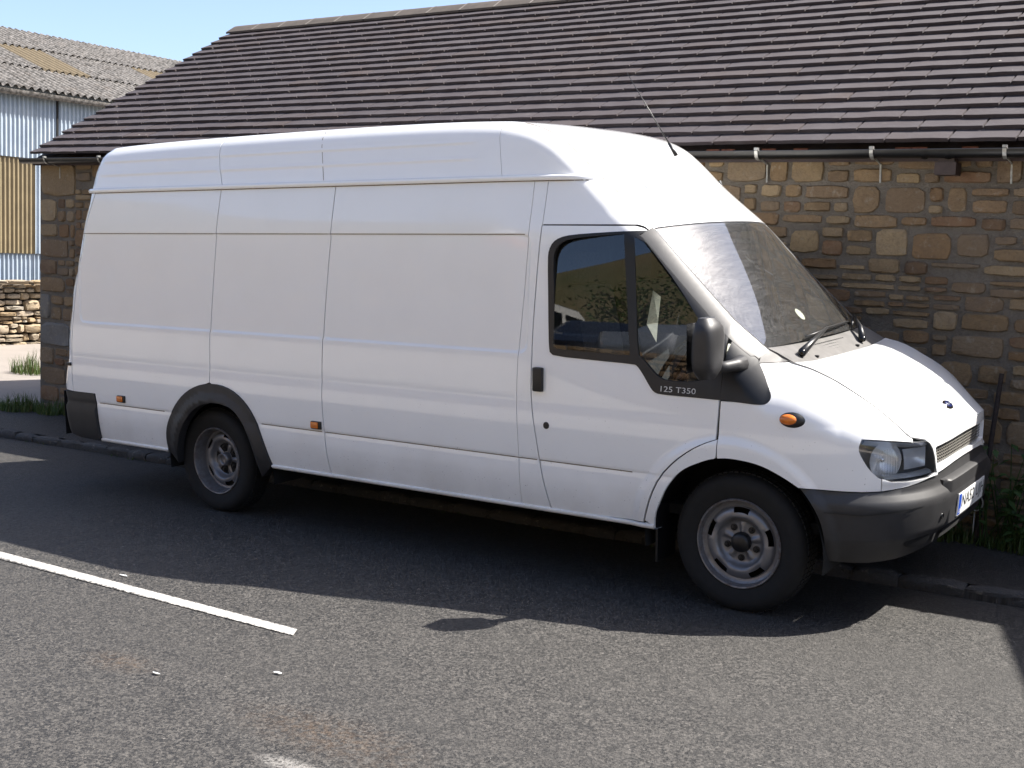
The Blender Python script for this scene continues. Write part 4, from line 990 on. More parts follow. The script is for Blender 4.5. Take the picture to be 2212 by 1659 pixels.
mk('plate_country_code', list(map(tuple, PHI(px0+.012+V[:, 0]/V[:, 0].max()*.028, pz0+.014+V[:, 1]/V[:, 1].max()*.02, -.0514))), F, M['platewhite'], plate)
# trim lettering
V, F = textmesh('125 T350'); V[:, 0] -= V[:, 0].min(); V[:, 1] -= V[:, 1].min()
X = -.402+V[:, 0]/V[:, 0].max()*.190; Z = 1.061+V[:, 1]/V[:, 1].max()*.027
lt = mk('model_lettering', list(map(tuple, PHI(X, Z, -.0058))), F, M['print'], fd)
# ---- roof, windscreen and bonnet: run over the edge line and across the width
K = 14
def row(Xe, bz=.0, bx=.0, drop=0., up=0.):
    p = PHI(np.array([Xe]), np.array([zE(Xe)]))[0]; ye = p[1]; R = []
    for j in range(-K, K+1):
        s = 1-abs(j)/K; s = 1-(1-s)**1.35; w = ye+(HW-ye)*s; g = 1-(1-s)**2.5
        R.append((p[0]+bx*g, (w if j <= 0 else 2*HW-w), p[2]+bz*g+up))
    return R
def skin(name, rows, mat, thick=.02, uv=False, off_=0., parent=van):
    A = np.array(rows); du = np.gradient(A, axis=1); dv = np.gradient(A, axis=0); N = np.cross(du, dv); N /= np.linalg.norm(N, axis=2, keepdims=True)+1e-12
    if N[..., 2].mean() < 0: N = -N
    A = A+N*off_; r, c = A.shape[:2]; mb = MB(); mb.grid([list(map(tuple, x)) for x in A]); 
    f0 = mb.F[0]; a, b_, d = (Vector(mb.V[i]) for i in (f0[0], f0[1], f0[3]))
    if (b_-a).cross(d-a).dot(Vector(N[0, 0])) < 0: mb.F = [f[::-1] for f in mb.F]
    nr = list(map(tuple, N.reshape(-1, 3)))
    U = [(j/(c-1), 1-i/(r-1)) for i in range(r) for j in range(c)]
    if thick:
        B = A-N*thick; edge = [(0, j) for j in range(c)]+[(i, c-1) for i in range(1, r)]+[(r-1, j) for j in range(c-2, -1, -1)]+[(i, 0) for i in range(r-2, 0, -1)]
        for e, f in zip(edge, edge[1:]+edge[:1]):
            q = [A[e], A[f], B[f], B[e]]; n_ = np.cross(q[1]-q[0], q[3]-q[0]); n_ = n_/(np.linalg.norm(n_)+1e-12); b0 = len(mb.V)
            cc = A.mean((0, 1)); n_ = n_ if np.dot(n_, A[e]-cc) > 0 else -n_
            mb.V += [tuple(x) for x in q]; mb.F.append([b0, b0+1, b0+2, b0+3]); nr += [tuple(n_)]*4; U += [(0, 0)]*4
    return mk(name, mb.V, mb.F, mat, parent, nrm=nr, uv=U if uv else None)
KN = [-4.95, -2.4, -1.9, -1.5, -1.25, -1.0, -.8, -.567]; KZ = [.045, .034, .020, .012, .012, .018, .025, .030]
_fz = pchip(KN, KZ); _fx = pchip([-5., -1.7, -1.5, -1.25, -1.0, -.8, -.567], [0, 0, .010, .040, .070, .095, .115])
def brow(x): return row(x, float(_fz(x)), float(_fx(x)))
rf = [brow(x) for x in list(np.linspace(-4.93, -1.9, 24))+[-1.75, -1.62, -1.495]]
skin('roof_panel', rf, M['paint'])
cap = [brow(x) for x in np.linspace(-1.49, -.571, 28)]
skin('roof_cap_front', cap, M['paint'])
wsr = [row(x, bz=.030*(1-t)+.0*t, bx=.115*(1-t)+.03*t) for x, t in zip(np.linspace(-.565, .056, 22), np.linspace(0, 1, 22))]
ws = skin('windscreen', wsr, M['screen'], thick=0, uv=True, off_=-.004)
def band(rows, j0, j1): return [r[j0:j1] for r in rows]
# black ceramic edge inside the screen
def lerp(a, b_, f): return tuple(a[i]+(b_[i]-a[i])*f for i in range(3))
edge_in = []
mb = MB()
A = np.array(wsr)
def wsp(u, v):                              # u across 0..1, v down 0..1
    r, c = A.shape[:2]; fi = v*(r-1); fj = u*(c-1); i = min(int(fi), r-2); j = min(int(fj), c-2); a, b_ = fi-i, fj-j
    return A[i, j]*(1-a)*(1-b_)+A[i+1, j]*a*(1-b_)+A[i, j+1]*(1-a)*b_+A[i+1, j+1]*a*b_
def wstrip(path, inner, name):
    mb = MB(); mb.grid([[tuple(wsp(*p)+np.array((-.010, 0, -.010))) for p in path], [tuple(wsp(*p)+np.array((-.010, 0, -.010))) for p in inner]]); return mb.build(name, M['gloss_black'], ws)
nn = 24
wstrip([(t, .0) for t in np.linspace(0, 1, nn)], [(.035+.93*t, .055) for t in np.linspace(0, 1, nn)], 'screen_edge_band')
wstrip([(t, 1.) for t in np.linspace(0, 1, nn)], [(.035+.93*t, .90) for t in np.linspace(0, 1, nn)], 'screen_edge_band')
wstrip([(0., t) for t in np.linspace(0, 1, nn)], [(.035, .055+.845*t) for t in np.linspace(0, 1, nn)], 'screen_edge_band')
wstrip([(1., t) for t in np.linspace(0, 1, nn)], [(.965, .055+.845*t) for t in np.linspace(0, 1, nn)], 'screen_edge_band')
# tax disc
c0 = wsp(.46, .765); mb = MB(); nW = np.cross(wsp(.48, .765)-c0, wsp(.46, .725)-c0); nW /= np.linalg.norm(nW); Mx = Vector(nW).to_track_quat('Z', 'Y').to_matrix()
mb.lathe([(0, 0), (.037, 0), (.038, .001)], 24, 'z'); mb.V = [tuple(Mx@Vector(v)+Vector(c0)-Vector((.012, 0, .012))) for v in mb.V]; mb.build('tax_disc', M['paper'], ws)
# cowl with mesh and bonnet
def rowx(xe, ye, ze, xc, zc):
    R = []
    for j in range(-K, K+1):
        s = 1-abs(j)/K; s = 1-(1-s)**1.35; w = ye+(HW-ye)*s; g = 1-(1-s)**2.4
        R.append((xe+(xc-xe)*g, (w if j <= 0 else 2*HW-w), ze+(zc-ze)*g))
    return R
pe = lambda X: PHI(np.array([X]), np.array([zE(X)]))[0]
p1, p2 = pe(.060), pe(.19)
cr = [rowx(p1[0]+.0, p1[1], p1[2], p1[0]+.012, p1[2]-.012), rowx(p1[0]+.05, p1[1]+.01, p1[2]-.022, p1[0]+.055, p1[2]-.035), rowx(.185, p1[1]+.02, 1.214, .195, 1.192)]
cowl = skin('scuttle_panel', cr, M['mid_plastic'], thick=.03)
mb = MB()
for i in range(22):
    for j in range(5):
        y = .72+i*.03; f = .25+j*.13; x = p1[0]+.012+(.190-p1[0]-.012)*f; z = p1[2]-.012+(1.192-p1[2]+.012)*f+.0015
        mb.box((x, y+(.015 if j % 2 else 0), z), (.008, .022, .002), Matrix.Rotation(.5, 3, 'Y'))
mb.build('vent_mesh', M['dark'], cowl)
XC = outline(np.array([LM]))[0][0]
def bonrow(X):
    p = pe(X); pc = pe(.915); tt = float(np.clip((X-.16)/(.915-.16), 0, 1))
    xe, ye, ze = p; xc = xe+(XC-pc[0])*tt**2.2; zc = ze+float(np.interp(tt, [0, .15, .5, 1], [-.024, -.006, .008, .012]))
    return rowx(xe, ye, ze, xc, zc)
_lr = np.array(bonrow(.912)); _ys = np.minimum(_lr[:, 1], 2*HW-_lr[:, 1]); _XX = np.interp(_ys, [float(PHI(np.array([x]), np.array([zE(x)]))[0][1]) for x in np.linspace(.912, LM, 60)], np.linspace(.912, LM, 60)); _ex = PHI(_XX, zE(_XX)+.002); _df = np.stack([_ex[:, 0]-_lr[:, 0], 0*_ys, _ex[:, 2]-_lr[:, 2]], 1)
_b0 = bonrow
def bonrow(X): return [tuple(r) for r in np.array(_b0(X))+_df*float(np.clip((X-.16)/(.912-.16), 0, 1))**5]
br = [rowx(.191, pe(.19)[1], 1.215, .201, 1.193)]+[bonrow(x) for x in (.25, .31, .37, .44, .505, .575, .643, .705, .767, .82, .865, .912)]
bonnet = skin('bonnet', br, M['paint'], thick=.02)
# badge
q = Vector(br[-2][K]); q2 = Vector(br[-4][K]); dd = (q2-q).normalized(); nb_ = Vector((0, -1, 0)).cross(dd) ; nb_ = nb_ if nb_.x > 0 else -nb_; bc = q+dd*.045+nb_*.003
def oval(a, b2, h, mat, name, dome=.3):
    mb = MB(); rows = []
    for i in range(6):
        f = i/5; hh = h*(1-f*f*dome) if i < 5 else 0
        rows.append([bc+Vector((0, 1, 0))*(a*f*math.cos(t))+dd*(b2*f*math.sin(t))+nb_*hh for t in [2*math.pi*k/28 for k in range(28)]])
    mb.grid(rows, close=True); return mb.build(name, mat, bonnet, smooth=True)
oval(.058, .030, .006, M['bright'], 'badge'); oval(.051, .0245, .0075, M['badgeblue'], 'badge_field')
sc = [(-.030, .010), (-.034, .0), (-.026, -.004), (-.018, .004), (-.022, -.012), (-.010, -.002), (-.004, .006), (.0, -.006), (.008, .004), (.012, -.006), (.020, .0), (.026, .012), (.022, -.008), (.034, -.004)]
mb = MB(); mb.tube([bc+Vector((0, 1, 0))*a+dd*b2+nb_*.0078 for a, b2 in smooth(sc, 2)], .0022, 5); mb.build('badge_script', M['bright'], bonnet, smooth=True)
# ---- wipers, jets, aerial
def wiper(piv, elbow, blade, name='wiper'):
    mb = MB(); P = [Vector(piv), Vector(piv)*.6+Vector(elbow)*.4+Vector((.01, 0, .012)), Vector(elbow)]
    mb.tube(P, [.022, .013, .006], 8); w = mb.build(name, M['plastic'], van, smooth=True)
    m2 = MB(); B = [Vector(b_) for b_ in blade]; m2.tube(B, [.004]+[.008]*(len(B)-2)+[.004], 6); m2.build('blade', M['plastic'], w, smooth=True)
    m3 = MB(); m3.lathe([(0, .016), (.014, .014), (.018, .004), (.018, -.01)], 16, 'z', piv); m3.build('spindle_cap', M['gloss_black'], w, smooth=True)
def won(u, v, h=.016): return tuple(wsp(u, v)+np.array((.7, 0, .7))*h)
wiper((.160, .45, 1.245), won(.56, .955, .03), [won(.25, .985), won(.40, .975, .02), won(.56, .955, .024), won(.72, .945, .02), won(.86, .935)])
wiper((.165, 1.36, 1.235), won(.93, .90, .035), [won(.86, .985, .016), won(.90, .94, .02), won(.93, .91, .024), won(.97, .93, .018)])
for y in (.62, 1.25):
    rbox('washer_jet', (.175, y, 1.210), (.022, .016, .012), .004, M['plastic'], van)
mb = MB(); tip = Vector((-.931, .6, 2.673)); foot = Vector((-.655, .6, 2.268))
mb.tube([foot, foot.lerp(tip, .5), tip], [.0042, .003, .0018], 6); mb.tube([foot-(tip-foot).normalized()*.05, foot+(tip-foot).normalized()*.03], [.012, .007], 8); mb.build('aerial', M['plastic'], van, smooth=True)
# ---- side lamps
for x, z in ((-4.613, .693), (-2.747, .682)):
    q = PHI(np.array([x]), np.array([z]))[0]; bs = rbox('side_marker_base', (q[0]+.004, q[1]-.004, q[2]), (.082, .016, .048), .005, M['plastic'], van); mirror(bs, van)
    ln = rbox('marker_lens', (q[0]-.004, q[1]-.011, q[2]+.001), (.060, .016, .038), .005, M['amber'], bs)
q = Vector(PHI(np.array([.277]), np.array([.977]))[0]); n_ = Vector(NRM(np.array([.277]), np.array([.977]))[0]); Mx = n_.to_track_quat('Z', 'Y').to_matrix(); sx = Vector((1, 0, 0)); u = (sx-n_*sx.dot(n_)).normalized(); w_ = n_.cross(u)
def dome(a, b2, h, mat, name, par, du=0.):
    mb = MB(); rows = []
    for i in range(7):
        f = i/6; rows.append([q+u*(du+a*f*math.cos(t))+w_*(b2*f*math.sin(t))+n_*(h*(1-f**2.5)-.002) for t in [2*math.pi*k/28 for k in range(28)]])
    mb.grid(rows, close=True); return mb.build(name, mat, par, smooth=True)
ib = dome(.060, .036, .016, M['plastic'], 'side_indicator', van, .004); dome(.048, .029, .026, M['amber'], 'indicator_lens', ib, -.008); mirror(ib, van)
# ---- arch trim, rear bumper
at = panel('rear_arch_trim', ccw(arch_o+arch_i[::-1]), M['grey_plastic'], van, fn=lambda x, z: -.012-.016*np.clip(1-np.abs(np.hypot(x+3.66, z-.36)-.40)/.06, 0, 1), thick=.06, dens=.02)
rbp = ccw([(-5.285, .704), (-4.910, .706), (-4.899, .64), (-4.889, .55), (-4.882, .39), (-4.90, .372), (-5.10, .378), (-5.20, .40), (-5.275, .47), (-5.305, .60)])
panel('rear_bumper_end', rbp, M['grey_plastic'], van, fn=lambda x, z: np.where(z > .607, -.006, -.022), thick=.03, dens=.025)
mb = MB(); mb.grid([[(-5.30, .02, z), (-5.34, .4, z), (-5.34, 1.574, z), (-5.30, 1.954, z)] for z in (.38, .70)]); mb.grid([[(-5.30, .02, .70), (-5.34, .4, .70), (-5.34, 1.574, .70), (-5.30, 1.954, .70)], [(-5.1, .02, .70), (-5.1, .4, .70), (-5.1, 1.574, .70), (-5.1, 1.954, .70)]])
mb.build('rear_bumper', M['grey_plastic'], van)
# rear doors
for s in (0, 1):
    G_ = []
    for z in np.linspace(.715, 2.40, 20):
        xr = float(np.interp(z, RE[:, 1], RE[:, 0])); yo = float(PHI(np.array([xr]), np.array([z]))[0][1]); ys = np.linspace(yo, HW-.004, 6)
        G_.append([(xr-.02*math.sin(math.pi*.5*i/5), y if s == 0 else 2*HW-y, z) for i, y in enumerate(ys)])
    mb = MB(); mb.grid(G_ if s else [r[::-1] for r in G_]); mb.build('rear_door', M['paint'], van, smooth=True)
hx = PHI(np.array([-5.17]), np.array([.915]))[0]; rbox('door_hinge', (hx[0]-.02, hx[1]-.004, .90), (.045, .02, .022), .004, M['plastic'], van)
# ---- black shell added so the panel gaps look dark, bulkhead, floor
def shell(x0, x1, z0, z1, e=.022):
    xs = np.linspace(x0, x1, 40); zs = np.linspace(z0, z1, 30); mb = MB(); mb.grid([[tuple(PHI(np.array([x]), np.array([z]), e)[0]) for x in xs] for z in zs]); return mb
s1 = MB()
def inner(x0, x1, z0, z1, nx=14, nz=20):
    rows = []
    for f in np.linspace(0, 1, nz):
        r = []
        for x in np.linspace(x0, x1, nx):
            zt = min(z1, float(zE(x))-.05) if z1 > 1.1 else z1; z = z0+(zt-z0)*f; xx = max(x, float(np.interp(z, RE[:, 1], RE[:, 0]))+.05); r.append(tuple(PHI(np.array([xx]), np.array([z]), .022)[0]))
        rows.append(r)
    s1.grid(rows)
inner(-5.2, -4.17, .42, 2.37); inner(-4.17, -3.14, .89, 2.37); inner(-3.14, -1.19, .42, 2.37, 20); inner(-1.19, -.46, .42, 1.03); inner(-.46, .5, .80, 1.03)
ish = s1.build('inner_skin', M['dark'], van, smooth=True); mirror(ish, van)
mb = MB(); mb.box((-1.22, HW, 1.23), (.02, 1.74, 1.30)); mb.box((-1.222, HW, 2.06), (.018, 1.30, .36)); mb.build('bulkhead', M['trimgrey'], van)
mb = MB(); mb.box((-2.35, HW, .44), (5.5, 1.60, .05)); mb.box((-2.35, HW-.42, .36), (5.4, .10, .14)); mb.box((-2.35, HW+.42, .36), (5.4, .10, .14)); mb.box((.2, HW, .40), (.7, 1.0, .24)); mb.tube([(-3.75, .2, .32), (-3.75, 1.77, .32)], .06, 8); mb.tube([(-2.2, .7, .34), (-4.6, .75, .33)], .05, 8)
mb.build('chassis', M['dark'], van)
for ax, r_, z_ in ((-.02, .47, .335), (-3.655, .50, .335)):
    for s in (0, 1):
        mb = MB(); y0, y1 = (.03, .42) if s == 0 else (1.554, 1.944); 
        rows = [[(ax+r_*math.cos(a), y, z_+r_*math.sin(a)) for a in np.linspace(-.15, math.pi+.15, 24)] for y in (y0, y1)]
        mb.grid(rows); yb = y1 if s == 0 else y0; mb.add([(ax+r_*math.cos(a), yb, z_+r_*math.sin(a)) for a in np.linspace(-.15, math.pi+.15, 24)], [tuple(range(24))]); mb.build('wheel_arch_liner', M['dark'], van)
mf = MB(); mf.box((-.438, .16, .33), (.012, .20, .29)); o = mf.build('mudflap', M['plastic'], van); mirror(o, van)
# ---- wheels
def wheel(rear):
    root = bpy.data.objects.new('wheel', None)
    ty = [(.222, .006), (.232, .0), (.246, -.002), (.270, -.010), (.300, -.012), (.322, -.004), (.334, .010), (.342, .030), (.345, .060), (.345, .145), (.340, .172), (.325, .186), (.29, .192), (.25, .186), (.222, .18)]
    mb = MB(); mb.lathe(ty, 72, 'y'); tyre = mb
    tr = MB()
    for k in range(72):                      # tread blocks
        a = 2*math.pi*k/72
        for yy, wd in ((.050, .030), (.095, .032), (.140, .030)):
            c = (.346*math.cos(a), yy, .346*math.sin(a)); tr.box(c, (.006, wd, .022), Matrix.Rotation(-a, 3, 'Y'))
    n = 180; rr = [.222, .218, .212, .208, .204, .196, .188, .182, .176, .168, .160, .150, .140, .132, .125, .118, .110, .100, .088, .076, .064, .052, .044, .040]
    dep0 = {.222: .004, .218: -.004, .212: -.002, .208: .010, .204: .030, .196: .036, .188: .038, .182: .040, .176: .030, .168: .022, .160: .017, .150: .014, .140: .013, .132: .015, .125: .020, .118: .034, .110: .048, .100: .054, .088: .055, .076: .055, .064: .055, .052: .054, .044: .053, .040: .056}
    V = []; F = []; deep = .045 if rear else 0.
    for k in range(n):
        a = 2*math.pi*k/n
        for r in rr:
            d = dep0[r]; s5 = math.cos(5*a)
            if .125 <= r <= .176: d += .010*max(0, -s5)*(1-abs(r-.150)/.03)
            if .05 < r < .112:                  # ribs between the bolts
                d -= .010*max(0, math.cos(5*a+math.pi))**2*(1 if r < .1 else .5)
            d += deep*(1 if r < .20 else 0)
            V.append((r*math.cos(a), d, r*math.sin(a)))
    c = len(rr)
    for k in range(n):
        a = 2*math.pi*(k+.5)/n; am = (a % (2*math.pi/5))-math.pi/5
        for j in range(c-1):
            rm = (rr[j]+rr[j+1])/2
            if .150 < rm < .176 and abs(am) < math.radians(13.5): continue
            F.append((k*c+j, k*c+j+1, ((k+1) % n)*c+j+1, ((k+1) % n)*c+j))
    rim = (V, F)
    return tyre, tr, rim
for rear, wx in ((0, 0.), (1, -3.75)):
    tyre, tr, rim = wheel(rear); parts = []
    wv = bpy.data.objects.new('wheel', None); link(wv, van); wv.location = (wx, .078, .340); wv.empty_display_size = .1; wv.rotation_euler = (0, .35 if not rear else -.62, 0)
    t = tyre.build('tyre', M['rubber'], wv, smooth=True); tread = tr.build('tread', M['rubber'], wv)
    rm = mk('rim', rim[0], rim[1], M['wheel'], wv, auto=35)
    mb = MB(); mb.lathe([(.20, .08), (.17, .095), (.0, .10)], 40, 'y'); bk = mb.build('brake_drum', M['dark'], wv, smooth=True)
    dz = .045 if rear else 0.
    if rear: hub = MB().lathe([(.026, .02), (.040, .0), (.043, .03), (.043, .06)], 28, 'y', (0, .045, 0)).lathe([(0, .028), (.027, .024)], 28, 'y', (0, .045, 0))
    else: hub = MB().lathe([(0, .008), (.036, .010), (.046, .018), (.050, .034), (.050, .06)], 28, 'y')
    hb_ = hub.build('hub_cap', M['wheel'] if rear else M['plastic'], wv, smooth=True)
    kids = [t, tread, rm, bk, hb_]
    for k in range(5):
        a = 2*math.pi*k/5; mb = MB(); cc = (.080*math.cos(a), dz, .080*math.sin(a)); mb.lathe([(0, .048), (.010, .047), (.0165, .0475), (.0175, .060)], 16, 'y', cc); mb.lathe([(0, .036), (.009, .038), (.010, .052)], 6, 'y', cc)
        kids.append(mb.build('wheel_nut', M['plastic'], wv, smooth=False))
    wf_ = bpy.data.objects.new('wheel', None); link(wf_, van); wf_.location = (wx, 2*HW-.078, .340); wf_.scale = (1, -1, 1); wf_.empty_display_size = .1
    for c in kids:
        o = bpy.data.objects.new(c.name.split('.')[0], c.data); link(o, wf_)
# ---- door mirror
def mirror_head():
    mb = MB(); rows = []
    # rounded housing lofted up its height
    for f in np.linspace(0, 1, 15):
        z = 1.160+.285*f; e = (1-abs(2*f-1)**5)**.5 if 0 < f < 1 else .25
        cx, cy = -.095+.010*f, -.122-.004*f; hx_, hy = .048*(.85+.15*math.sin(math.pi*f))*max(e, .45), .100*max(e, .55)*(.93+.07*f)
        if f > .86: cx -= .012*(f-.86)/.14
        ring = []
        for k in range(28):
            a = 2*math.pi*k/28; p = 4.0; c_, s_ = math.cos(a), math.sin(a); r = (abs(c_)**p+abs(s_)**p)**(-1/p)
            x = cx+hx_*c_*r+(.022*max(0, 1-abs(s_)**2) if c_ > 0 else 0); ring.append((x, cy+hy*s_*r, z))
        rows.append(ring)
    mb.grid(rows, close=True); mb.add(rows[-1], [tuple(range(28))]); mb.add(rows[0], [tuple(range(27, -1, -1))])
    h = mb.build('door_mirror', M['mid_plastic'] if False else M['grey_plastic'], van, auto=60)
    m2 = MB(); q = PHI(np.array([-.03]), np.array([1.215]))[0]
    m2.tube([(-.075, -.06, 1.205), (-.045, -.01, 1.207), (-.02, .04, 1.212), (q[0]+.02, q[1]+.02, 1.215)], [.030, .028, .030, .042], 12); m2.build('mirror_arm', M['grey_plastic'], h, smooth=True)
    m3 = MB(); m3.grid([[(-.150, -.215, z), (-.150, -.04, z)] for z in (1.19, 1.42)][::-1]); m3.build('mirror_glass', M['bright'], h)
    return h
mh = mirror_head()
# ---- cab interior
rbox('dashboard', (-.14, HW, 1.02), (.50, 1.45, .34), .06, M['trimgrey'], van, Matrix.Rotation(-.12, 3, 'Y'))
rbox('instrument_hood', (-.30, .50, 1.17), (.22, .40, .12), .04, M['plastic'], van)
for y, w in ((.48, .48), (1.32, .90)):
    s = rbox('seat', (-.86, y, .86), (.50, w, .16), .05, M['seat'], van)
    rbox('seat_back', (-1.06, y, 1.22), (.14, w-.04, .66), .05, M['seat'], s, Matrix.Rotation(-.2, 3, 'Y'))
    for k in ((0,) if w < .6 else (-.22, .22)): rbox('headrest', (-1.13, y+k, 1.64), (.09, .24, .18), .035, M['seat'], s)
mb = MB(); Mx = Matrix.Rotation(math.radians(-55), 3, 'Y'); P = [Mx@Vector((.20*math.cos(a), .20*math.sin(a), 0))+Vector((-.52, .50, 1.15)) for a in np.linspace(0, 2*math.pi, 33)]
mb.tube(P, .014, 8, False); mb.tube([(-.52, .50, 1.15), (-.25, .50, .98)], .03, 8); mb.tube([P[0], P[16]], .018, 6); mb.build('steering_wheel', M['plastic'], van, smooth=True)
mb = MB(); mb.add([(-.60, .30, 1.535), (-.585, .36, 1.50), (-.60, .36, 1.365), (-.635, .30, 1.36)], [(0, 1, 2, 3)]); mb.add([(-.635, .30, 1.36), (-.60, .36, 1.365), (-.592, .33, 1.265)], [(0, 1, 2)]); mb.build('leaflet', M['paper'], van)
rbox('paper_stack', (-.33, .42, 1.245), (.20, .16, .03), .008, M['paper'], van, Matrix.Rotation(.25, 3, 'Z'))
rbox('sun_visor', (-.60, .55, 1.80), (.02, .40, .14), .008, M['trimgrey'], van, Matrix.Rotation(.5, 3, 'Y'))
rbox('interior_mirror', (-.50, HW, 1.74), (.03, .22, .07), .012, M['plastic'], van)
mb = MB(); mb.grid([[(x, y, 1.92+(-1.0-x)*.0) for y in np.linspace(.3, 1.67, 6)] for x in (-1.2, -.72)]); mb.build('headlining', M['trimgrey'], van)
# ================================================================== small growth, post and litter by the wall
def blades(c, n, h, spread, rng, lean=.5, w=.006):
    mb = MB()
    for _ in range(n):
        a = rng.uniform(0, 6.283); r = spread*math.sqrt(rng.random()); x, y = c[0]+r*math.cos(a), c[1]+r*math.sin(a)*.7; hh = h*rng.uniform(.45, 1.1)*(1-.4*r/spread)
        la = rng.uniform(0, 6.283); l = hh*lean*rng.uniform(.2, 1.1); ww = w*rng.uniform(.7, 1.3); px, py = -math.sin(la)*ww, math.cos(la)*ww; P = []
        for k in range(4):
            f = k/3; cx, cy, cz = x+math.cos(la)*l*f*f, y+math.sin(la)*l*f*f, c[2]+hh*(f-.25*f*f*l/hh); s = 1-f*.9
            P += [(cx-px*s, cy-py*s, cz), (cx+px*s, cy+py*s, cz)]
        mb.add(P, [(0, 1, 3, 2), (2, 3, 5, 4), (4, 5, 7, 6)], rng.random())
    return mb
rng = random.Random(31)
for (x, y, z, n, h, s, lab) in ((-8.93, 1.90, -.185, 420, .25, .26, 'big dark green grass clump at the foot of the building corner'),
                             (-8.42, 1.97, -.165, 260, .20, .24, 'low grass clump on the pavement edge just behind the van'),
                             (-11.9, 4.0, -.205, 300, .36, .34, 'tall leafy grass tuft in the yard left of the building corner'),
                             (.95, 1.98, .105, 260, .18, .22, 'short grass clump at the wall foot, nearest the right edge of the picture'),
                             (.45, 2.02, .09, 220, .20, .20, 'dark grass clump at the wall foot behind the number plate')):
    mb = blades((x, y, z), n, h, s, rng); tag(mb.build('grass_clump', M['grass'], tint=True), lab, 'grass')
mb = MB()
for x in np.arange(.0, 3.2, .11):
    g = blades((x, 1.93+.10*rng.random(), RB*x+.075), 40, .10, .09, rng); mb.V and None; mb.add(g.V, g.F, rng.random())
for x in np.arange(-8.95, -8.0, .15):
    g = blades((x, 1.93+.10*rng.random(), RB*x+.07), 30, .10, .1, rng); mb.add(g.V, g.F, rng.random())
for x in np.arange(-7.5, 3.0, .21):                  # moss and blades along the gutter of the kerb
    if rng.random() < .55: g = blades((x+rng.uniform(-.1, .1), .95, RB*x), 9, .035, .06, rng, .8, .005); mb.add(g.V, g.F, rng.random())
kind(tag(mb.build('verge_grass', M['grass'], tint=True), 'short grass growing along the wall foot and kerb', 'grass'), 'stuff')
def leafplant(c, n, h, rng, lw=.07):
    mb = MB(); stems = MB()
    for _ in range(n):
        a = rng.uniform(0, 6.283); hh = h*rng.uniform(.5, 1.1); l = hh*rng.uniform(.15, .6); base = Vector((c[0]+rng.uniform(-.12, .12), c[1]+rng.uniform(-.05, .05), c[2])); top = base+Vector((math.cos(a)*l, min(.02, math.sin(a)*l*.6), hh)); top.y = min(top.y, WY-.06)
        stems.tube([base, base.lerp(top, .5)+Vector((0, 0, hh*.08)), top], [.005, .004, .002], 4, False)
        for k in range(5):
            f = .3+.7*k/4; p = base.lerp(top, f)+Vector((0, 0, hh*.08*(1-abs(2*f-1)))); d = Vector((rng.uniform(-1, 1), rng.uniform(-1.1, .1), rng.uniform(-.5, .4))).normalized(); u = d.cross(Vector((0, 0, 1))).normalized(); s = lw*rng.uniform(.6, 1.2)
            q = [p, p+d*s*.45+u*s*.38, p+d*s*1.15+Vector((0, 0, -s*.25)), p+d*s*.45-u*s*.38, p+d*s*.5+Vector((0, 0, s*.08))]
            mb.add(q, [(0, 1, 4), (1, 2, 4), (2, 3, 4), (3, 0, 4)], rng.random())
    return mb, stems
for (x, y, z, n, h, lab) in ((.72, 1.99, .105, 16, .58, 'broad-leaved dark weed against the wall at the right edge, taller one beside the post'),
                              (1.0, 1.98, .11, 12, .40, 'low broad-leaved weed right of the thin post at the picture edge'),
                              (.40, 2.0, .09, 8, .30, 'small broad-leaved weed at the wall foot in front of the van')):
    a, s = leafplant((x, y, z), n, h, rng); r = thing('weed', lab, 'plant', (x, y, z)); a.build('leaves', M['weed'], r, org=(x, y, z), tint=True); s.build('stems', M['weed'], r, org=(x, y, z), smooth=True)
mb = MB(); mb.tube([(.64, 2.02, .05), (.675, 2.035, .6), (.705, 2.05, 1.13)], [.016, .015, .014], 8); tag(mb.build('post', M['postrust'], auto=50), 'thin dark leaning post against the stone wall in front of the van', 'post')
mb = MB(); mb.tube([(.635+.042*math.cos(a), 2.0-.01*math.cos(a), .345+.05*math.sin(a)) for a in np.linspace(0, 6.283, 25)], .0045, 6, False); mb.box((.635, 1.988, .20), (.006, .006, .2)); tag(mb.build('wire_hoop', M['litter'], smooth=True), 'small pale wire hoop in the weeds beyond the number plate', 'hoop')
rng = random.Random(2)
for i, (x, y, s, lab) in enumerate(((-2.85, -1.476, .028, 'small white paper scrap on the road beside the middle of the centre line'), (-1.49, -2.354, .024, 'small white scrap on the sunlit road, left of the brown stain'), (-1.115, -2.053, .024, 'thin white scrap on the sunlit road right of the centre line end'))):
    V = [rw(x+s*math.cos(a)*rng.uniform(.5, 1.3), y+s*.35*math.sin(a)*rng.uniform(.4, 1.2), .006+.004*rng.random()) for a in np.linspace(0, 6.283, 9)[:-1]]
    tag(mk('paper_scrap', V, [tuple(range(8))], M['litter']), lab, 'litter')

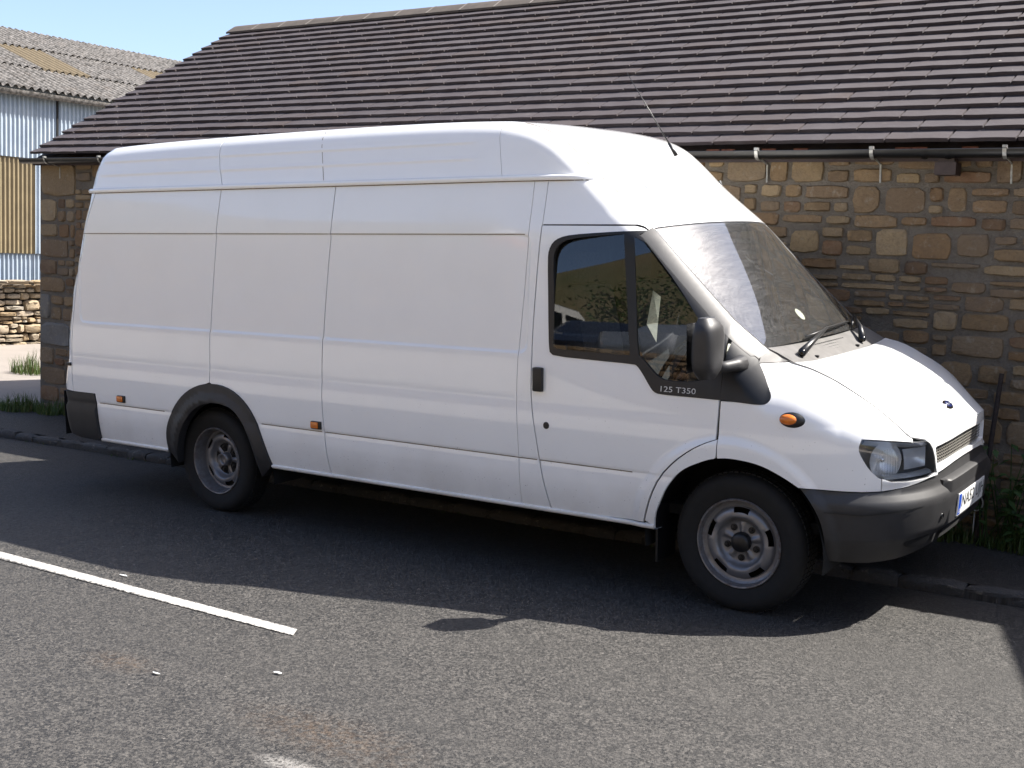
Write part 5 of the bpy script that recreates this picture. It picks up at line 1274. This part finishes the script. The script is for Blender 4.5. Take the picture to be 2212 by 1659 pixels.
# ================================================================== stone house added out of view on the right to shade the road
ho = (3.6, 1.0, .1); hs = thing('added_stone_house', 'taller stone house adjoining the low building on the right', 'house', ho)
mb = MB(); X0, X1, Y0, Y1, zt = 3.62, 10., 1.15, 8.4, 3.3
mb.box(((X0+X1)/2, Y0+.2, 1.6), (X1-X0, .4, 3.5)); mb.box((X1-.2, (Y0+Y1)/2+.2, 1.6), (.4, Y1-Y0-.4, 3.5)); mb.box(((X0+X1)/2, Y1+.2, 1.6), (X1-X0, .4, 3.5))
yr = (Y0+Y1)/2; zr = zt+.42*(yr-Y0)
V = []
for x in (X0, X0+.4): V += [(x, Y0+.4, -.15), (x, Y1, -.15), (x, Y1, zt+.05), (x, yr, zr-.06), (x, Y0+.4, zt+.12)]
mb.add(V, [(0, 1, 2, 3, 4), (9, 8, 7, 6, 5), (0, 5, 6, 1), (1, 6, 7, 2), (2, 7, 8, 3), (3, 8, 9, 4), (4, 9, 5, 0)])
mb.build('wall', M['rubble'], hs, org=ho)
mb = MB(); mb.add([(X0-.1, Y0-.2, zt-.02), (X1+.1, Y0-.2, zt-.02), (X1+.1, yr, zr+.05), (X0-.1, yr, zr+.05), (X1+.1, Y1+.4, zt-.02), (X0-.1, Y1+.4, zt-.02), (X0-.1, Y0-.2, zt-.10), (X1+.1, Y0-.2, zt-.10), (X1+.1, yr, zr-.03), (X0-.1, yr, zr-.03), (X1+.1, Y1+.4, zt-.10), (X0-.1, Y1+.4, zt-.10)], [(0, 1, 2, 3), (3, 2, 4, 5), (7, 6, 9, 8), (8, 9, 11, 10), (1, 0, 6, 7), (4, 10, 11, 5), (0, 3, 9, 6), (3, 5, 11, 9), (2, 1, 7, 8), (4, 2, 8, 10)])
mb.build('roof', M['tile'], hs, org=ho)
for x in (5., 7., 9.):
    for z in (1.1,):
        f = rbox('window', (x, Y0-.005, z+.4), (.9, .06, 1.1), .01, M['platewhite'], hs, org=ho)
        for dx in (-.21, .21): rbox('pane', (x+dx, Y0-.03, z+.4), (.36, .03, .95), .004, M['gloss_black'], f, org=ho)

# ================================================================== across the road (seen only in the paint and glass)
rng = random.Random(77); RW0 = -9.2
rt = thing('retaining_wall', 'rough stone retaining wall along the far side of the road behind the camera', 'wall', (-4, RW0, -.1)); og = (-4, RW0, -.1)
mb = MB(); mb.box((-4, RW0-.25, .95), (34, .4, 2.7)); mb.build('core', M['mortar'], rt, org=og)
rest = MB()
for a, b_, c, d in cells(-20.9, 12.9, -.3, 2.3, rng, maxw=.62, maxh=.26, minh=.09):
    V, F = blob_stone(b_-a-.012, d-c-.012, rng.uniform(.04, .08), rng, 9, .10, .65); cx, cz = (a+b_)/2, (c+d)/2
    rest.add([(cx-x, RW0-.05-y, cz+z) for x, y, z in V], F, rng.random())
kind(rest.build('stone_facing', M['rubble'], rt, org=og, tint=True, auto=45), 'stuff')
sheet('car_park', [(-60, -24, 1.9), (40, -24, 1.9), (40, RW0-.4, 1.8), (-60, RW0-.4, 1.8)], M['yard'])
n = 60; G2 = []
for j in range(26):
    y = -24-j*5.; r = []
    for i in range(n+1):
        x = -150+i*5.; t = j/25.
        z = 1.9+(27*(1-math.exp(-(j/4.2)**1.3)))*(.70+.30*math.sin(x*.045+1.2))+ (2.0*math.sin(x*.11+j*.3)+1.2*math.sin(x*.05-j*.2))*min(1, j/6)
        r.append((x, y, z if j else 1.9))
    G2.append(r)
mb = MB(); mb.grid(G2[::-1]); kind(mb.build('hillside', M['hill'], smooth=True), 'structure')
def tree(x, y, z, h, lab, seed):
    rng = random.Random(seed); r = thing('tree', lab, 'tree', (x, y, z)); o = (x, y, z)
    mb = MB(); mb.tube([(x, y, z-.1), (x+.05, y, z+h*.25), (x-.05, y+.05, z+h*.45)], [.13, .10, .07], 8); tips = []
    for k in range(11):
        a = k*2.4; f = .25+.4*k/11; b0 = Vector((x, y, z+h*f)); e = b0+Vector((math.cos(a)*h*.30, math.sin(a)*h*.30, h*rng.uniform(.12, .34))); mb.tube([b0, b0.lerp(e, .5)+Vector((0, 0, .1)), e], [.05, .035, .012], 6); tips += [e, b0.lerp(e, .6)]
    tips += [Vector((x, y, z+h*.85)), Vector((x, y, z+h*.7))]; mb.build('trunk', M['bark'], r, org=o, smooth=True)
    lf = MB()
    for t in tips:
        for _ in range(95):
            p = t+Vector((rng.gauss(0, h*.085), rng.gauss(0, h*.085), rng.gauss(0, h*.065))); d = Vector((rng.uniform(-1, 1), rng.uniform(-1, 1), rng.uniform(-.6, .6))).normalized(); u = d.cross(Vector((rng.uniform(-1, 1), rng.uniform(-1, 1), 1))).normalized(); s = .10*rng.uniform(.6, 1.3)
            lf.add([p-u*s*.4, p+d*s, p+u*s*.4, p-d*s*.3], [(0, 1, 2, 3)], rng.random())
    lf.build('crown', M['leaf'], r, org=o, tint=True)
tree(-5.6, -15.5, 1.85, 4.0, 'young leafy tree in the car park across the road, nearer the parked cars', 3)
tree(-2.4, -17.5, 1.85, 4.6, 'taller leafy tree in the car park across the road, beyond the silver car', 9)
tree(-13.5, -17.0, 1.85, 4.6, 'leafy tree at the far end of the car park across the road', 14)
b = NB('car_orange'); M['orange'] = b.done(b.pbr((.55, .17, .012), .3, None, Coat_Weight=.8)); M['carsilver'] = plain('car_silver', (.42, .44, .46), .3, .05, 8, Metallic=.6, Coat_Weight=.8); M['cardark'] = plain('car_dark', (.012, .016, .03), .25, .1, 8, Coat_Weight=.8); M['cream'] = plain('camper_white', (.72, .71, .67), .35, .05, 8, Coat_Weight=.6); M['redlens'] = plain('red_lens', (.35, .01, .01), .25, .1, 10)
def vehicle(name, lab, loc, rz, prof, wd, mats, wheels, wins, roofz=None, belt=None):
    """prof: side outline (along, up); body rounded across the width"""
    o = thing(name, lab, 'car' if name != 'camper_van' else 'van', loc, 'vehicles parked across the road', (0, 0, rz))
    P = resample(prof, .12); n = len(P); lowm = MB(); upm = MB()
    def half(z): return wd/2*(1-.0*max(0, z))-max(0, z-(belt or .9))*.22
    cen = np.mean(np.array(P), 0)
    rows = []
    for f, sh in ((0, .0), (.04, .7), (.12, 1.), (.88, 1.), (.96, .7), (1., .0)):
        rr = []
        for x, z in P:
            s = 1-(1-sh)*.07; xx, zz = cen[0]+(x-cen[0])*s, cen[1]+(z-cen[1])*s; hw = half(zz); rr.append((xx, -hw+2*hw*f, zz))
        rows.append(rr)
    mb = MB(); mb.grid(rows, close=True); mb.add(rows[0], [tuple(range(n))]); mb.add(rows[-1], [tuple(range(n-1, -1, -1))])
    body = mb.build('body', mats[0], o, auto=50)
    if roofz:
        bm = bmesh.new(); bm.from_mesh(body.data); bmesh.ops.bisect_plane(bm, geom=bm.verts[:]+bm.edges[:]+bm.faces[:], plane_co=(0, 0, roofz), plane_no=(0, 0, 1)); body.data.materials.append(mats[1])
        for f in bm.faces: f.material_index = 1 if f.calc_center_median().z > roofz else 0
        bm.to_mesh(body.data); bm.free()
    for w in wins:
        for s in (-1, 1):
            V = [(x, s*(half(z)+.008), z) for x, z in w]; mk('side_window', V, [tuple(range(len(V)))], M['gloss_black'], o)
    for wx in wheels:
        for s in (-1, 1):
            we = bpy.data.objects.new('wheel', None); link(we, o); we.location = (wx, s*(wd/2-.10), .31)
            MB().lathe([(.19, -.09), (.30, -.09), (.315, -.05), (.315, .05), (.30, .09), (.19, .09)], 28, 'y').build('tyre', M['rubber'], we, smooth=True)
            MB().lathe([(0, s*.07), (.10, s*.075), (.19, s*.085)], 24, 'y').build('rim', M['carsilver'], we, smooth=True)
    return o
camper = [(-2.2, .35), (2.15, .35), (2.25, .7), (2.22, 1.1), (1.95, 1.85), (1.6, 1.95), (-1.9, 1.97), (-2.18, 1.8), (-2.25, 1.0)]
vehicle('camper_van', 'orange and white camper van parked across the road', (-7.3, -11.6, 1.85), math.radians(100), camper, 1.72, (M['orange'], M['cream']), (-1.25, 1.2), [[(1.15, 1.2), (1.85, 1.2), (1.65, 1.72), (1.15, 1.72)], [(.1, 1.2), (1.0, 1.2), (1.0, 1.72), (.1, 1.72)], [(-1.0, 1.2), (-.05, 1.2), (-.05, 1.72), (-1.0, 1.72)], [(-2.0, 1.2), (-1.15, 1.2), (-1.15, 1.72), (-1.95, 1.72)]], 1.08, .95)
est = [(-2.25, .3), (2.2, .3), (2.28, .62), (1.9, .82), (1.05, .95), (.35, 1.42), (-.2, 1.5), (-1.9, 1.46), (-2.25, 1.0), (-2.3, .6)]
vehicle('estate_car', 'dark blue estate car parked beside the orange camper across the road', (-5.2, -12.0, 1.85), math.radians(95), est, 1.76, (M['cardark'],), (-1.35, 1.35), [[(-.25, .98), (.85, .98), (.3, 1.36), (-.25, 1.42)], [(-1.2, .98), (-.3, .98), (-.3, 1.42), (-1.2, 1.42)], [(-2.1, .98), (-1.28, .98), (-1.28, 1.41), (-1.9, 1.38)]], None, .95)
sal = [(-2.2, .3), (2.15, .3), (2.25, .58), (1.9, .76), (1.0, .92), (.35, 1.36), (-.3, 1.42), (-.9, 1.36), (-1.55, .98), (-2.2, .92), (-2.27, .6)]
vehicle('saloon_car', 'silver saloon car parked right of the dark estate across the road', (-3.0, -11.7, 1.85), math.radians(-70), sal, 1.74, (M['carsilver'],), (-1.3, 1.3), [[(-.3, .95), (.85, .95), (.32, 1.29), (-.3, 1.35)], [(-1.25, .95), (-.36, .95), (-.36, 1.35), (-.85, 1.29)]], None, .93)
